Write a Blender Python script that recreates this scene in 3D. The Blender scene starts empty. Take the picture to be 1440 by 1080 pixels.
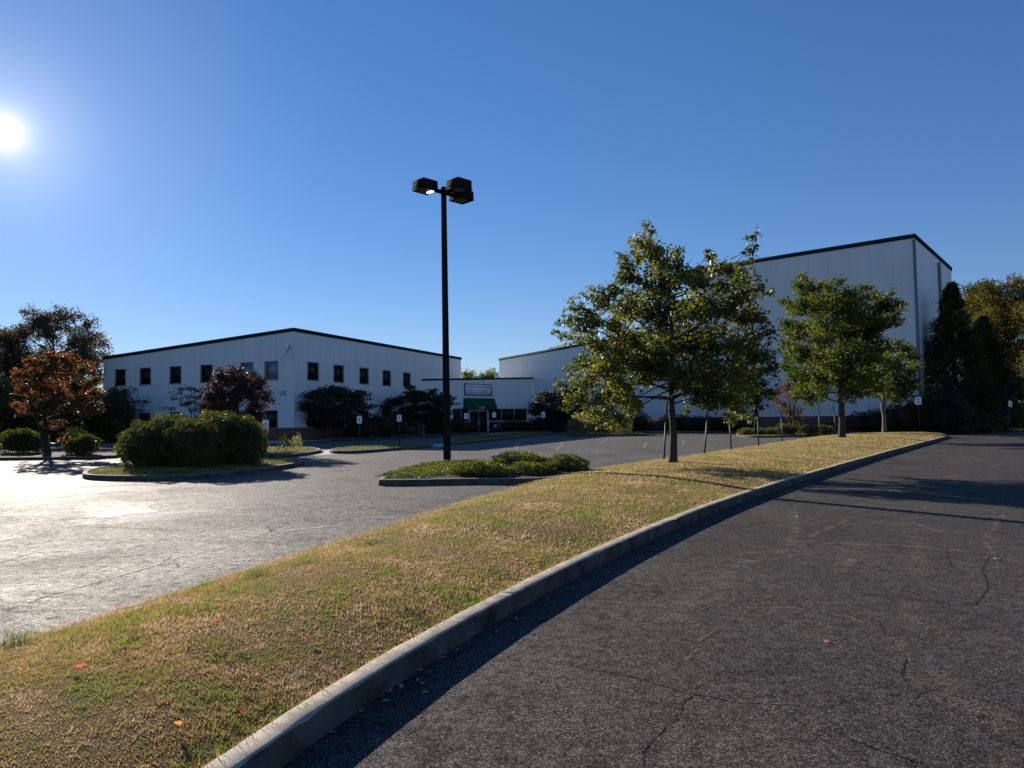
import bpy, bmesh, math, random
import numpy as np
from mathutils import Vector, Matrix
random.seed(7)
RNG = np.random.default_rng(7)
sc = bpy.context.scene
COL = sc.collection

# ------------------------------------------------------------------ camera
H = 1.6
CAM = Vector((0, 0, H))
PITCH = math.atan(50 / 1000)
ROLL = 0.0115
F0 = Vector((0, math.cos(PITCH), math.sin(PITCH)))
U0 = Vector((0, -math.sin(PITCH), math.cos(PITCH)))
R0 = Vector((1, 0, 0))
RT = R0 * math.cos(ROLL) - U0 * math.sin(ROLL)
UP = R0 * math.sin(ROLL) + U0 * math.cos(ROLL)
cd = bpy.data.cameras.new("camera")
cam = bpy.data.objects.new("camera", cd)
COL.objects.link(cam)
m3 = Matrix((RT, UP, -F0)).transposed()
cam.matrix_world = Matrix.Translation(CAM) @ m3.to_4x4()
cd.sensor_width = 36
cd.lens = 25
cd.clip_start = 0.05
cd.clip_end = 3000
sc.camera = cam


def ray(px, py):
    return RT * (px - 720) + UP * (540 - py) + F0 * 1000


def G(px, py, z=0.0):
    d = ray(px, py)
    t = (z - H) / d.z
    return CAM + d * t


def at(px, py, Y):
    d = ray(px, py)
    return CAM + d * (Y / d.y)


def xat(px, Y):
    return at(px, 595, Y).x


SUN = ray(5, 185).normalized()
SUN_EL = math.asin(SUN.z)
SUN_AZ = math.atan2(SUN.x, SUN.y)


# ------------------------------------------------------------------ mesh helpers
class MB:
    def __init__(self):
        self.v, self.f, self.m, self.n = [], [], [], 0

    def add(self, V, F, mi=0):
        V = np.asarray(V, float).reshape(-1, 3)
        F = np.asarray(F, int)
        if len(F) == 0:
            return
        self.v.append(V)
        self.f.append((F + self.n, mi))
        self.n += len(V)

    def poly(self, pts, mi=0):
        n = len(pts)
        self.add(pts, [list(range(n))], mi)

    def box(self, x0, x1, y0, y1, z0, z1, mi=0, M=None):
        V = [Vector((x, y, z)) for x in (x0, x1) for y in (y0, y1) for z in (z0, z1)]
        if M is not None:
            V = [M @ v for v in V]
        self.add([tuple(v) for v in V], [(0, 1, 3, 2), (4, 6, 7, 5), (0, 4, 5, 1), (2, 3, 7, 6), (0, 2, 6, 4), (1, 5, 7, 3)], mi)

    def tube(self, pts, rad, n=7, mi=0, cap=True):
        pts = [Vector(p) for p in pts]
        V, F = [], []
        for i, p in enumerate(pts):
            a = pts[max(0, i - 1)]
            b = pts[min(len(pts) - 1, i + 1)]
            t = (b - a)
            if t.length < 1e-6:
                t = Vector((0, 0, 1))
            t.normalize()
            s = t.cross(Vector((0, 1, 0.13)))
            if s.length < 0.1:
                s = t.cross(Vector((1, 0, 0)))
            s.normalize()
            u = s.cross(t)
            r = rad[i] if hasattr(rad, '__len__') else rad
            for k in range(n):
                an = 2 * math.pi * k / n
                q = p + (s * math.cos(an) + u * math.sin(an)) * r
                V.append(tuple(q))
        for i in range(len(pts) - 1):
            for k in range(n):
                k2 = (k + 1) % n
                F.append((i * n + k, i * n + k2, (i + 1) * n + k2, (i + 1) * n + k))
        self.add(V, F, mi)
        if cap:
            self.add(V[:n], [list(range(n))[::-1]], mi)
            self.add(V[-n:], [list(range(n))], mi)

    def build(self, name, mats, parent=None, smooth=False):
        me = bpy.data.meshes.new(name)
        if self.v:
            V = np.concatenate(self.v)
            loops, starts, mis, c = [], [], [], 0
            for F, mi in self.f:
                k = F.shape[1]
                loops.append(F.reshape(-1))
                starts.append(np.arange(len(F)) * k + c)
                c += len(F) * k
                mis.append(np.full(len(F), mi, np.int32))
            loops = np.concatenate(loops).astype(np.int32)
            starts = np.concatenate(starts).astype(np.int32)
            mis = np.concatenate(mis)
            me.vertices.add(len(V))
            me.vertices.foreach_set("co", V.astype(np.float32).ravel())
            me.loops.add(len(loops))
            me.loops.foreach_set("vertex_index", loops)
            me.polygons.add(len(starts))
            me.polygons.foreach_set("loop_start", starts)
            if smooth:
                me.polygons.foreach_set("use_smooth", np.ones(len(starts), bool))
            me.polygons.foreach_set("material_index", mis)
            me.update(calc_edges=True)
            me.validate()
        if not isinstance(mats, (list, tuple)):
            mats = [mats]
        for m in mats:
            me.materials.append(m)
        o = bpy.data.objects.new(name, me)
        COL.objects.link(o)
        if parent:
            o.parent = parent
        return o


def tag(o, label=None, cat=None, group=None, kind=None):
    if label:
        o["label"] = label
    if cat:
        o["category"] = cat
    if group:
        o["group"] = group
    if kind:
        o["kind"] = kind
    return o


def structure(o):
    o["kind"] = "structure"
    return o


def empty(name, loc, rz=0.0):
    o = bpy.data.objects.new(name, None)
    o.empty_display_size = 0.3
    COL.objects.link(o)
    o.location = loc
    o.rotation_euler = (0, 0, rz)
    return o


def copy_thing(root, loc, rz=None, scale=None):
    r = root.copy()
    COL.objects.link(r)
    r.location = loc
    if rz is not None:
        r.rotation_euler = (0, 0, rz)
    if scale is not None:
        r.scale = (scale,) * 3
    for ch in list(root.children):
        c = ch.copy()
        COL.objects.link(c)
        c.parent = r
        for g in list(ch.children):
            d = g.copy()
            COL.objects.link(d)
            d.parent = c
    return r


# ------------------------------------------------------------------ materials
def newmat(name):
    m = bpy.data.materials.new(name)
    m.use_nodes = True
    nt = m.node_tree
    return m, nt, nt.nodes["Principled BSDF"]


def nd(nt, t, **kw):
    n = nt.nodes.new(t)
    for k, v in kw.items():
        setattr(n, k, v)
    return n


def ramp(nt, stops, interp='LINEAR'):
    r = nd(nt, 'ShaderNodeValToRGB')
    e = r.color_ramp.elements
    r.color_ramp.interpolation = interp
    while len(e) < len(stops):
        e.new(0.5)
    for i, (p, c) in enumerate(stops):
        e[i].position = p
        e[i].color = (c[0], c[1], c[2], 1) if hasattr(c, '__len__') else (c, c, c, 1)
    return r


def noise(nt, scale, detail=4, rough=0.55, dist=0.0, vec=None):
    n = nd(nt, 'ShaderNodeTexNoise')
    n.inputs['Scale'].default_value = scale
    n.inputs['Detail'].default_value = detail
    n.inputs['Roughness'].default_value = rough
    n.inputs['Distortion'].default_value = dist
    if vec is not None:
        nt.links.new(vec, n.inputs['Vector'])
    return n


def mixc(nt, a, b, fac, blend='MIX'):
    n = nd(nt, 'ShaderNodeMix', data_type='RGBA', blend_type=blend)
    for s, v in ((n.inputs[6], a), (n.inputs[7], b), (n.inputs[0], fac)):
        if hasattr(v, 'node'):
            nt.links.new(v, s)
        elif hasattr(v, '__len__'):
            s.default_value = (v[0], v[1], v[2], 1)
        else:
            s.default_value = v
    return n.outputs[2]


def plain(name, col, rough=0.6, var=0.15, scale=6.0, bump=0.0, bscale=60, spec=0.4, metal=0.0):
    m, nt, b = newmat(name)
    tc = nd(nt, 'ShaderNodeTexCoord')
    n = noise(nt, scale, 5, 0.6, 0.2, tc.outputs['Object'])
    lo = [c * (1 - var) for c in col]
    hi = [min(1, c * (1 + var)) for c in col]
    r = ramp(nt, [(0.3, lo), (0.7, hi)])
    nt.links.new(n.outputs[0], r.inputs[0])
    nt.links.new(r.outputs[0], b.inputs['Base Color'])
    b.inputs['Roughness'].default_value = rough
    b.inputs['Specular IOR Level'].default_value = spec
    b.inputs['Metallic'].default_value = metal
    if bump:
        n2 = noise(nt, bscale, 4, 0.6, 0, tc.outputs['Object'])
        bp = nd(nt, 'ShaderNodeBump')
        bp.inputs['Strength'].default_value = bump
        bp.inputs['Distance'].default_value = 0.01
        nt.links.new(n2.outputs[0], bp.inputs['Height'])
        nt.links.new(bp.outputs[0], b.inputs['Normal'])
    return m


def leafmat(name, cols, trans=0.35, nscale=0.6, rough=0.5, spec=0.35, tint=(1.15, 1.2, 0.5)):
    """cols: list of (pos,colour) over a per leaf random + clump noise value"""
    m, nt, b = newmat(name)
    tc = nd(nt, 'ShaderNodeTexCoord')
    geo = nd(nt, 'ShaderNodeNewGeometry')
    n = noise(nt, nscale, 2, 0.5, 0, tc.outputs['Object'])
    ad = nd(nt, 'ShaderNodeMath', operation='MULTIPLY_ADD')
    nt.links.new(geo.outputs['Random Per Island'], ad.inputs[0])
    ad.inputs[1].default_value = 0.55
    mm = nd(nt, 'ShaderNodeMath', operation='MULTIPLY_ADD')
    nt.links.new(n.outputs[0], mm.inputs[0])
    mm.inputs[1].default_value = 1.6
    mm.inputs[2].default_value = -0.55
    nt.links.new(mm.outputs[0], ad.inputs[2])
    r = ramp(nt, cols)
    nt.links.new(ad.outputs[0], r.inputs[0])
    nt.links.new(r.outputs[0], b.inputs['Base Color'])
    b.inputs['Roughness'].default_value = rough
    b.inputs['Specular IOR Level'].default_value = spec * 0.6
    tr = nd(nt, 'ShaderNodeBsdfTranslucent')
    tcol = mixc(nt, r.outputs[0], tint, 1.0, 'MULTIPLY')
    nt.links.new(tcol, tr.inputs[0])
    mx = nd(nt, 'ShaderNodeMixShader')
    mx.inputs[0].default_value = trans
    nt.links.new(b.outputs[0], mx.inputs[1])
    nt.links.new(tr.outputs[0], mx.inputs[2])
    nt.links.new(mx.outputs[0], nt.nodes['Material Output'].inputs[0])
    return m


def asphalt(name, dark, light, pale, worn, rough=0.6, spec=0.5, speck=1.0, seed=0.0, bump=0.5, mott=0.5, grain=120):
    m, nt, b = newmat(name)
    tc = nd(nt, 'ShaderNodeTexCoord')
    mp = nd(nt, 'ShaderNodeMapping')
    mp.inputs['Location'].default_value = (seed, seed * 2.1, 0)
    nt.links.new(tc.outputs['Object'], mp.inputs[0])
    v = mp.outputs[0]
    # aggregate specks
    vo = nd(nt, 'ShaderNodeTexVoronoi')
    vo.inputs['Scale'].default_value = grain
    nt.links.new(v, vo.inputs['Vector'])
    sepc = nd(nt, 'ShaderNodeSeparateColor')
    nt.links.new(vo.outputs['Color'], sepc.inputs[0])
    r1 = ramp(nt, [(0.0, [c * .35 for c in dark]), (0.4, [c * .8 for c in dark]), (0.75, light), (0.9, [c * 1.9 for c in light]), (1.0, [c * (1 + 2.5 * speck) for c in light])])
    nt.links.new(sepc.outputs[0], r1.inputs[0])
    # broad mottling, worn areas
    n1 = noise(nt, 0.35, 6, 0.62, 0.6, v)
    r2 = ramp(nt, [(0.3, 0.72), (0.5, 1.0), (0.72, 1.25)])
    nt.links.new(n1.outputs[0], r2.inputs[0])
    nf = noise(nt, 9, 9, 0.86, 0, v)
    rf = ramp(nt, [(0.36, 1 - mott), (0.5, 1.0), (0.64, 1 + mott)])
    nt.links.new(nf.outputs[0], rf.inputs[0])
    c0 = mixc(nt, r1.outputs[0], rf.outputs[0], 1.0, 'MULTIPLY')
    c1 = mixc(nt, c0, r2.outputs[0], 1.0, 'MULTIPLY')
    n2 = noise(nt, 1.3, 8, 0.7, 1.2, v)
    r3 = ramp(nt, [(0.56, 0.0), (0.72, worn)])
    nt.links.new(n2.outputs[0], r3.inputs[0])
    n3 = noise(nt, 45, 3, 0.7, 0, v)
    r4 = ramp(nt, [(0.45, 0.15), (0.62, 1.0)])
    nt.links.new(n3.outputs[0], r4.inputs[0])
    mu = nd(nt, 'ShaderNodeMath', operation='MULTIPLY')
    nt.links.new(r3.outputs[0], mu.inputs[0])
    nt.links.new(r4.outputs[0], mu.inputs[1])
    c2 = mixc(nt, c1, pale, mu.outputs[0])
    # hairline cracks
    nw = noise(nt, 0.8, 3, 0.5, 0, v)
    av = nd(nt, 'ShaderNodeVectorMath', operation='MULTIPLY_ADD')
    nt.links.new(nw.outputs[1], av.inputs[0])
    av.inputs[1].default_value = (1.6, 1.6, 0)
    nt.links.new(v, av.inputs[2])
    vc = nd(nt, 'ShaderNodeTexVoronoi', feature='DISTANCE_TO_EDGE')
    vc.inputs['Scale'].default_value = 0.28
    nt.links.new(av.outputs[0], vc.inputs['Vector'])
    r5 = ramp(nt, [(0.0, 1.0), (0.0035, 0.0)])
    nt.links.new(vc.outputs[0], r5.inputs[0])
    n4 = noise(nt, 0.5, 2, 0.5, 0, v)
    r6 = ramp(nt, [(0.45, 0.0), (0.58, 0.75)])
    nt.links.new(n4.outputs[0], r6.inputs[0])
    mu2 = nd(nt, 'ShaderNodeMath', operation='MULTIPLY')
    nt.links.new(r5.outputs[0], mu2.inputs[0])
    nt.links.new(r6.outputs[0], mu2.inputs[1])
    c3 = mixc(nt, c2, (0.012, 0.012, 0.012), mu2.outputs[0])
    nt.links.new(c3, b.inputs['Base Color'])
    rr = ramp(nt, [(0.3, rough - 0.08), (0.7, rough + 0.1)])
    nt.links.new(n1.outputs[0], rr.inputs[0])
    nt.links.new(rr.outputs[0], b.inputs['Roughness'])
    rs = ramp(nt, [(0.0, 0.0), (0.35, spec * 0.25), (0.75, spec), (1.0, spec * 2.6)])
    nt.links.new(sepc.outputs[1], rs.inputs[0])
    rs2 = ramp(nt, [(0.40, 0.05), (0.50, 0.85), (0.60, 2.1)])
    nt.links.new(nf.outputs[0], rs2.inputs[0])
    n7 = noise(nt, 0.9, 7, 0.7, 1.5, v)
    rs3 = ramp(nt, [(0.38, 0.35), (0.52, 1.0)])
    nt.links.new(n7.outputs[0], rs3.inputs[0])
    sm = mixc(nt, mixc(nt, rs.outputs[0], rs2.outputs[0], 1.0, 'MULTIPLY'), rs3.outputs[0], 1.0, 'MULTIPLY')
    nt.links.new(sm, b.inputs['Specular IOR Level'])
    bp = nd(nt, 'ShaderNodeBump')
    bp.inputs['Strength'].default_value = bump
    bp.inputs['Distance'].default_value = 0.02
    nt.links.new(nf.outputs[0], bp.inputs['Height'])
    nt.links.new(bp.outputs[0], b.inputs['Normal'])
    return m


M = {}
M['lot'] = asphalt('asphalt_lot', (0.056, 0.051, 0.046), (0.112, 0.102, 0.092), (0.22, 0.20, 0.17), 0.55, rough=0.72, spec=0.37, speck=0.8, seed=3.0, bump=0.9)
M['road'] = asphalt('asphalt_road', (0.035, 0.0315, 0.029), (0.064, 0.0575, 0.053), (0.20, 0.165, 0.12), 0.45, rough=0.8, spec=0.2, speck=1.0, seed=11.0, bump=0.4, mott=0.26, grain=150)
M['concrete'] = plain('kerb_concrete', (0.36, 0.315, 0.255), 0.85, 0.38, 7, 0.6, 160, 0.2)
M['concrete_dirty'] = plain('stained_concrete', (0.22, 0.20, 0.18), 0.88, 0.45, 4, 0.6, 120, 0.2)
M['kerb_face'] = plain('dark_kerb_face', (0.085, 0.075, 0.064), 0.9, 0.6, 3.5, 0.7, 90, 0.15)  # darker tone for the outer face of the kerb only
M['patch'] = plain('patch_concrete', (0.62, 0.60, 0.55), 0.6, 0.15, 4, 0.3, 60, 0.5)
M['walk'] = plain('sidewalk_concrete', (0.42, 0.40, 0.37), 0.85, 0.12, 2, 0.3, 80, 0.2)
M['soil'] = plain('soil', (0.10, 0.085, 0.055), 0.95, 0.4, 1.5, 0.5, 30, 0.1)
M['mulch'] = plain('mulch', (0.045, 0.035, 0.025), 0.95, 0.4, 5, 0.8, 60, 0.1)
M['bark'] = plain('bark', (0.060, 0.050, 0.042), 0.9, 0.4, 9, 1.0, 50, 0.15)
M['bark_pale'] = plain('bark_pale', (0.17, 0.14, 0.10), 0.9, 0.35, 9, 1.0, 50, 0.15)
M['bronze'] = plain('bronze_paint', (0.020, 0.018, 0.017), 0.9, 0.2, 2, 0.0, 40, 0.02)
M['lens'] = plain('lamp_lens', (0.10, 0.10, 0.09), 0.25, 0.1, 3, 0, 40, 0.5)
M['steel'] = plain('post_steel', (0.045, 0.047, 0.045), 0.55, 0.3, 4, 0.1, 60, 0.4, 0.3)
M['sign_white'] = plain('sign_white', (0.86, 0.86, 0.84), 0.5, 0.05, 3, 0, 40, 0.4)
M['sign_mark'] = plain('sign_mark', (0.10, 0.14, 0.25), 0.5, 0.1, 3, 0, 40, 0.4)
M['sign_back'] = plain('sign_aluminium', (0.42, 0.43, 0.44), 0.4, 0.1, 3, 0, 40, 0.5, 0.6)
M['trim'] = plain('green_trim', (0.012, 0.032, 0.036), 0.85, 0.15, 1, 0, 40, 0.05)
M['awning'] = plain('awning_canvas', (0.008, 0.075, 0.045), 0.8, 0.15, 2, 0.2, 40, 0.2)
M['white_letter'] = plain('white_letters', (0.75, 0.75, 0.72), 0.6, 0.05)
M['blue_letter'] = plain('blue_letters', (0.012, 0.045, 0.16), 0.6, 0.05)
M['glass_dark'] = plain('dark_glass', (0.022, 0.013, 0.012), 0.08, 0.5, 0.7, 0, 40, 0.16)
M['glass_sky'] = plain('sky_reflect_glass', (0.20, 0.22, 0.25), 0.12, 0.35, 1.6, 0, 40, 0.5)  # pale base colour painted in as sky reflected by the pane
M['frame'] = plain('window_frame', (0.30, 0.29, 0.28), 0.5, 0.15, spec=.2)
M['door_frame'] = plain('door_frame', (0.42, 0.38, 0.33), 0.45, 0.1)
M['roof'] = plain('metal_roof', (0.40, 0.41, 0.42), 0.7, 0.08, 0.8, 0, 40, 0.3)
M['bin'] = plain('bin_plastic', (0.02, 0.025, 0.06), 0.5, 0.1)
M['galv'] = plain('galvanised', (0.62, 0.63, 0.64), 0.4, 0.1, 3, 0, 40, 0.5, 0.6)
M['corner'] = plain('corner_trim', (0.17, 0.19, 0.21), 0.5, 0.1)


def wallmat():
    m, nt, b = newmat('ribbed_metal_wall')
    tc = nd(nt, 'ShaderNodeTexCoord')
    sx = nd(nt, 'ShaderNodeSeparateXYZ')
    nt.links.new(tc.outputs['Object'], sx.inputs[0])
    ad = nd(nt, 'ShaderNodeMath', operation='ADD')
    nt.links.new(sx.outputs[0], ad.inputs[0])
    nt.links.new(sx.outputs[1], ad.inputs[1])

    def saw(period, lo, hi):
        d = nd(nt, 'ShaderNodeMath', operation='DIVIDE')
        nt.links.new(ad.outputs[0], d.inputs[0])
        d.inputs[1].default_value = period
        f = nd(nt, 'ShaderNodeMath', operation='FRACT')
        nt.links.new(d.outputs[0], f.inputs[0])
        r = ramp(nt, [(0.0, lo), (0.03, hi), (0.97, hi), (1.0, lo)])
        nt.links.new(f.outputs[0], r.inputs[0])
        return r.outputs[0]
    seam = saw(1.83, 0.86, 1.0)
    rib = saw(0.305, 0.975, 1.0)
    n = noise(nt, 0.35, 5, 0.6, 0.3, tc.outputs['Object'])
    # vertical rain streaks
    mp = nd(nt, 'ShaderNodeMapping')
    mp.inputs['Scale'].default_value = (2.2, 2.2, 0.10)
    nt.links.new(tc.outputs['Object'], mp.inputs[0])
    n2 = noise(nt, 1.0, 4, 0.6, 0, mp.outputs[0])
    r1 = ramp(nt, [(0.3, (0.73, 0.725, 0.70)), (0.7, (0.79, 0.785, 0.76))])
    nt.links.new(n.outputs[0], r1.inputs[0])
    r2 = ramp(nt, [(0.3, 0.95), (0.6, 1.0)])
    nt.links.new(n2.outputs[0], r2.inputs[0])
    c = mixc(nt, r1.outputs[0], r2.outputs[0], 1.0, 'MULTIPLY')
    c = mixc(nt, c, seam, 1.0, 'MULTIPLY')
    c = mixc(nt, c, rib, 1.0, 'MULTIPLY')
    nt.links.new(c, b.inputs['Base Color'])
    b.inputs['Roughness'].default_value = 0.5
    b.inputs['Specular IOR Level'].default_value = 0.3
    return m


def brickmat():
    m, nt, b = newmat('brown_brick')
    tc = nd(nt, 'ShaderNodeTexCoord')
    sx = nd(nt, 'ShaderNodeSeparateXYZ')
    nt.links.new(tc.outputs['Object'], sx.inputs[0])
    ad = nd(nt, 'ShaderNodeMath', operation='ADD')
    nt.links.new(sx.outputs[0], ad.inputs[0])
    nt.links.new(sx.outputs[1], ad.inputs[1])
    cb = nd(nt, 'ShaderNodeCombineXYZ')
    nt.links.new(ad.outputs[0], cb.inputs[0])
    nt.links.new(sx.outputs[2], cb.inputs[1])
    br = nd(nt, 'ShaderNodeTexBrick')
    br.inputs['Color1'].default_value = (0.15, 0.062, 0.040, 1)
    br.inputs['Color2'].default_value = (0.10, 0.045, 0.032, 1)
    br.inputs['Mortar'].default_value = (0.20, 0.17, 0.15, 1)
    br.inputs['Scale'].default_value = 2.2
    br.inputs['Mortar Size'].default_value = 0.015
    br.inputs['Row Height'].default_value = 0.17
    nt.links.new(cb.outputs[0], br.inputs['Vector'])
    nt.links.new(br.outputs[0], b.inputs['Base Color'])
    b.inputs['Roughness'].default_value = 0.85
    b.inputs['Specular IOR Level'].default_value = 0.2
    return m


M['wall'] = wallmat()
M['brick'] = brickmat()


def turfmat():
    m, nt, b = newmat('turf')
    tc = nd(nt, 'ShaderNodeTexCoord')
    n1 = noise(nt, 0.9, 6, 0.65, 0.6, tc.outputs['Object'])
    r1 = ramp(nt, [(0.36, (0.075, 0.072, 0.022)), (0.5, (0.120, 0.080, 0.034)), (0.64, (0.125, 0.070, 0.036))])
    nt.links.new(n1.outputs[0], r1.inputs[0])
    n2 = noise(nt, 40, 5, 0.7, 0, tc.outputs['Object'])
    r2 = ramp(nt, [(0.3, 0.45), (0.7, 1.3)])
    nt.links.new(n2.outputs[0], r2.inputs[0])
    c = mixc(nt, r1.outputs[0], r2.outputs[0], 1.0, 'MULTIPLY')
    nt.links.new(c, b.inputs['Base Color'])
    b.inputs['Roughness'].default_value = 0.95
    b.inputs['Specular IOR Level'].default_value = 0.1
    bp = nd(nt, 'ShaderNodeBump')
    bp.inputs['Strength'].default_value = 1.0
    bp.inputs['Distance'].default_value = 0.03
    nt.links.new(n2.outputs[0], bp.inputs['Height'])
    nt.links.new(bp.outputs[0], b.inputs['Normal'])
    return m


def grassmat(name, stops):
    m, nt, b = newmat(name)
    tc = nd(nt, 'ShaderNodeTexCoord')
    geo = nd(nt, 'ShaderNodeNewGeometry')
    n1 = noise(nt, 1.5, 6, 0.68, 0.6, tc.outputs['Object'])
    n3 = noise(nt, 7.0, 3, 0.6, 0.3, tc.outputs['Object'])
    n1m = nd(nt, 'ShaderNodeMath', operation='MULTIPLY_ADD')
    nt.links.new(n1.outputs[0], n1m.inputs[0])
    n1m.inputs[1].default_value = 1.9
    n1m.inputs[2].default_value = -0.45
    a = nd(nt, 'ShaderNodeMath', operation='MULTIPLY_ADD')
    nt.links.new(geo.outputs['Random Per Island'], a.inputs[0])
    a.inputs[1].default_value = 0.32
    nt.links.new(n1m.outputs[0], a.inputs[2])
    a2 = nd(nt, 'ShaderNodeMath', operation='MULTIPLY_ADD')
    nt.links.new(n3.outputs[0], a2.inputs[0])
    a2.inputs[1].default_value = 0.35
    nt.links.new(a.outputs[0], a2.inputs[2])
    r = ramp(nt, stops)
    nt.links.new(a2.outputs[0], r.inputs[0])
    nt.links.new(r.outputs[0], b.inputs['Base Color'])
    b.inputs['Roughness'].default_value = 0.6
    b.inputs['Specular IOR Level'].default_value = 0.25
    tr = nd(nt, 'ShaderNodeBsdfTranslucent')
    nt.links.new(r.outputs[0], tr.inputs[0])
    mx = nd(nt, 'ShaderNodeMixShader')
    mx.inputs[0].default_value = 0.4
    nt.links.new(b.outputs[0], mx.inputs[1])
    nt.links.new(tr.outputs[0], mx.inputs[2])
    nt.links.new(mx.outputs[0], nt.nodes['Material Output'].inputs[0])
    return m


M['turf'] = turfmat()
M['grass'] = grassmat('grass_blades', [(0.56, (0.20, 0.28, 0.045)), (0.68, (0.40, 0.41, 0.08)), (0.79, (0.48, 0.355, 0.13)), (0.90, (0.40, 0.235, 0.10)), (1.0, (0.68, 0.50, 0.27))])
M['grass_green'] = grassmat('green_grass_blades', [(0.60, (0.09, 0.13, 0.026)), (0.80, (0.17, 0.19, 0.042)), (1.0, (0.32, 0.28, 0.09))])
LF = {
    'pear': leafmat('pear_leaves', [(0.2, (0.024, 0.040, 0.012)), (0.5, (0.058, 0.078, 0.020)), (0.78, (0.125, 0.130, 0.028)), (0.97, (0.19, 0.14, 0.035))], 0.42, 0.9, 0.46, 0.36, (2.2, 2.1, 0.65)),
    'green': leafmat('green_leaves', [(0.2, (0.026, 0.046, 0.012)), (0.6, (0.068, 0.092, 0.018)), (0.9, (0.16, 0.15, 0.026))], 0.40, 0.6, 0.48, 0.35, (2.1, 2.05, 0.55)),
    'red': leafmat('red_orange_leaves', [(0.2, (0.035, 0.040, 0.014)), (0.45, (0.075, 0.060, 0.018)), (0.60, (0.17, 0.10, 0.045)), (0.75, (0.25, 0.095, 0.05)), (0.93, (0.29, 0.065, 0.05))], 0.42, 0.7, 0.5, 0.2, (1.3, 1.1, 0.8)),
    'purple': leafmat('purple_leaves', [(0.2, (0.028, 0.020, 0.017)), (0.6, (0.068, 0.044, 0.034)), (0.9, (0.13, 0.080, 0.055))], 0.3, 0.9, 0.5, 0.3, (1.2, 0.95, 0.85)),
    'dusky': leafmat('dusky_leaves', [(0.2, (0.05, 0.048, 0.035)), (0.6, (0.095, 0.085, 0.06)), (0.9, (0.16, 0.12, 0.08))], 0.42, 0.5, 0.5, 0.3, (1.3, 1.1, 0.6)),
    'hedge': leafmat('hedge_leaves', [(0.2, (0.034, 0.048, 0.017)), (0.6, (0.072, 0.090, 0.026)), (0.9, (0.15, 0.16, 0.042))], 0.3, 1.0, 0.5, 0.25, (2.0, 1.8, 0.5)),
    'juniper': leafmat('juniper_leaves', [(0.2, (0.050, 0.068, 0.016)), (0.6, (0.125, 0.145, 0.030)), (0.9, (0.24, 0.24, 0.055))], 0.3, 1.5, 0.5, 0.3, (1.3, 1.3, 0.5)),
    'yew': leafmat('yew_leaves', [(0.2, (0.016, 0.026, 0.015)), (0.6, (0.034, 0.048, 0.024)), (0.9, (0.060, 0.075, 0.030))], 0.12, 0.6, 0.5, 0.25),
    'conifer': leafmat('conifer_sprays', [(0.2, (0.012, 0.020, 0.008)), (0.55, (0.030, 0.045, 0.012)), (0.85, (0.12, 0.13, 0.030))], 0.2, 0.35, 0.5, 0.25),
    'gold': leafmat('golden_leaves', [(0.2, (0.035, 0.045, 0.012)), (0.5, (0.090, 0.092, 0.018)), (0.75, (0.19, 0.155, 0.026)), (0.95, (0.20, 0.13, 0.028))], 0.35, 0.25, 0.5, 0.3, (1.3, 1.2, 0.5)),
    'pampas': leafmat('pale_foliage', [(0.2, (0.15, 0.15, 0.06)), (0.6, (0.30, 0.28, 0.13)), (0.9, (0.42, 0.36, 0.20))], 0.55, 1.0, 0.6, 0.2, (1.2, 1.2, 0.7)),
    'cover': leafmat('groundcover_leaves', [(0.2, (0.030, 0.048, 0.014)), (0.6, (0.060, 0.085, 0.022)), (0.9, (0.12, 0.13, 0.04))], 0.3, 1.0, 0.6, 0.2),
}


# ------------------------------------------------------------------ foliage helpers
def unit(a):
    return a / (np.linalg.norm(a, axis=1, keepdims=True) + 1e-9)


def leaves(mb, P, size, aspect=0.5, down=0.35, flat=0.0, fold=0.15, axis=None, spread=1.0, mi=0):
    """folded diamond leaves at points P"""
    n = len(P)
    if n == 0:
        return
    d = RNG.normal(size=(n, 3))
    if axis is not None:
        d = d * spread + axis * 1.6
    d[:, 2] -= down
    d = unit(d)
    s = RNG.normal(size=(n, 3))
    if flat:
        s[:, 2] *= (1 - flat)
    s = unit(np.cross(d, s))
    nn = np.cross(d, s)
    L = size * RNG.uniform(0.65, 1.25, (n, 1))
    w = L * aspect * 0.5
    f = nn * L * fold
    V = np.stack([P, P + d * L * 0.45 + s * w + f, P + d * L, P + d * L * 0.45 - s * w + f], axis=1).reshape(-1, 3)
    b = np.arange(n)[:, None] * 4
    F = np.concatenate([b + [0, 1, 2], b + [0, 2, 3]])
    mb.add(V, F, mi)


def ball(n, c, r, shell=0.0):
    """n points in an ellipsoid; shell pushes them outward"""
    d = unit(RNG.normal(size=(n, 3)))
    u = RNG.uniform(0, 1, (n, 1)) ** (1 / 3)
    u = shell + (1 - shell) * u
    return np.asarray(c) + d * u * np.asarray(r)


def bez(a, b, c, n):
    return [a * (1 - t) ** 2 + b * 2 * t * (1 - t) + c * t * t for t in [i / (n - 1) for i in range(n)]]


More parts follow.
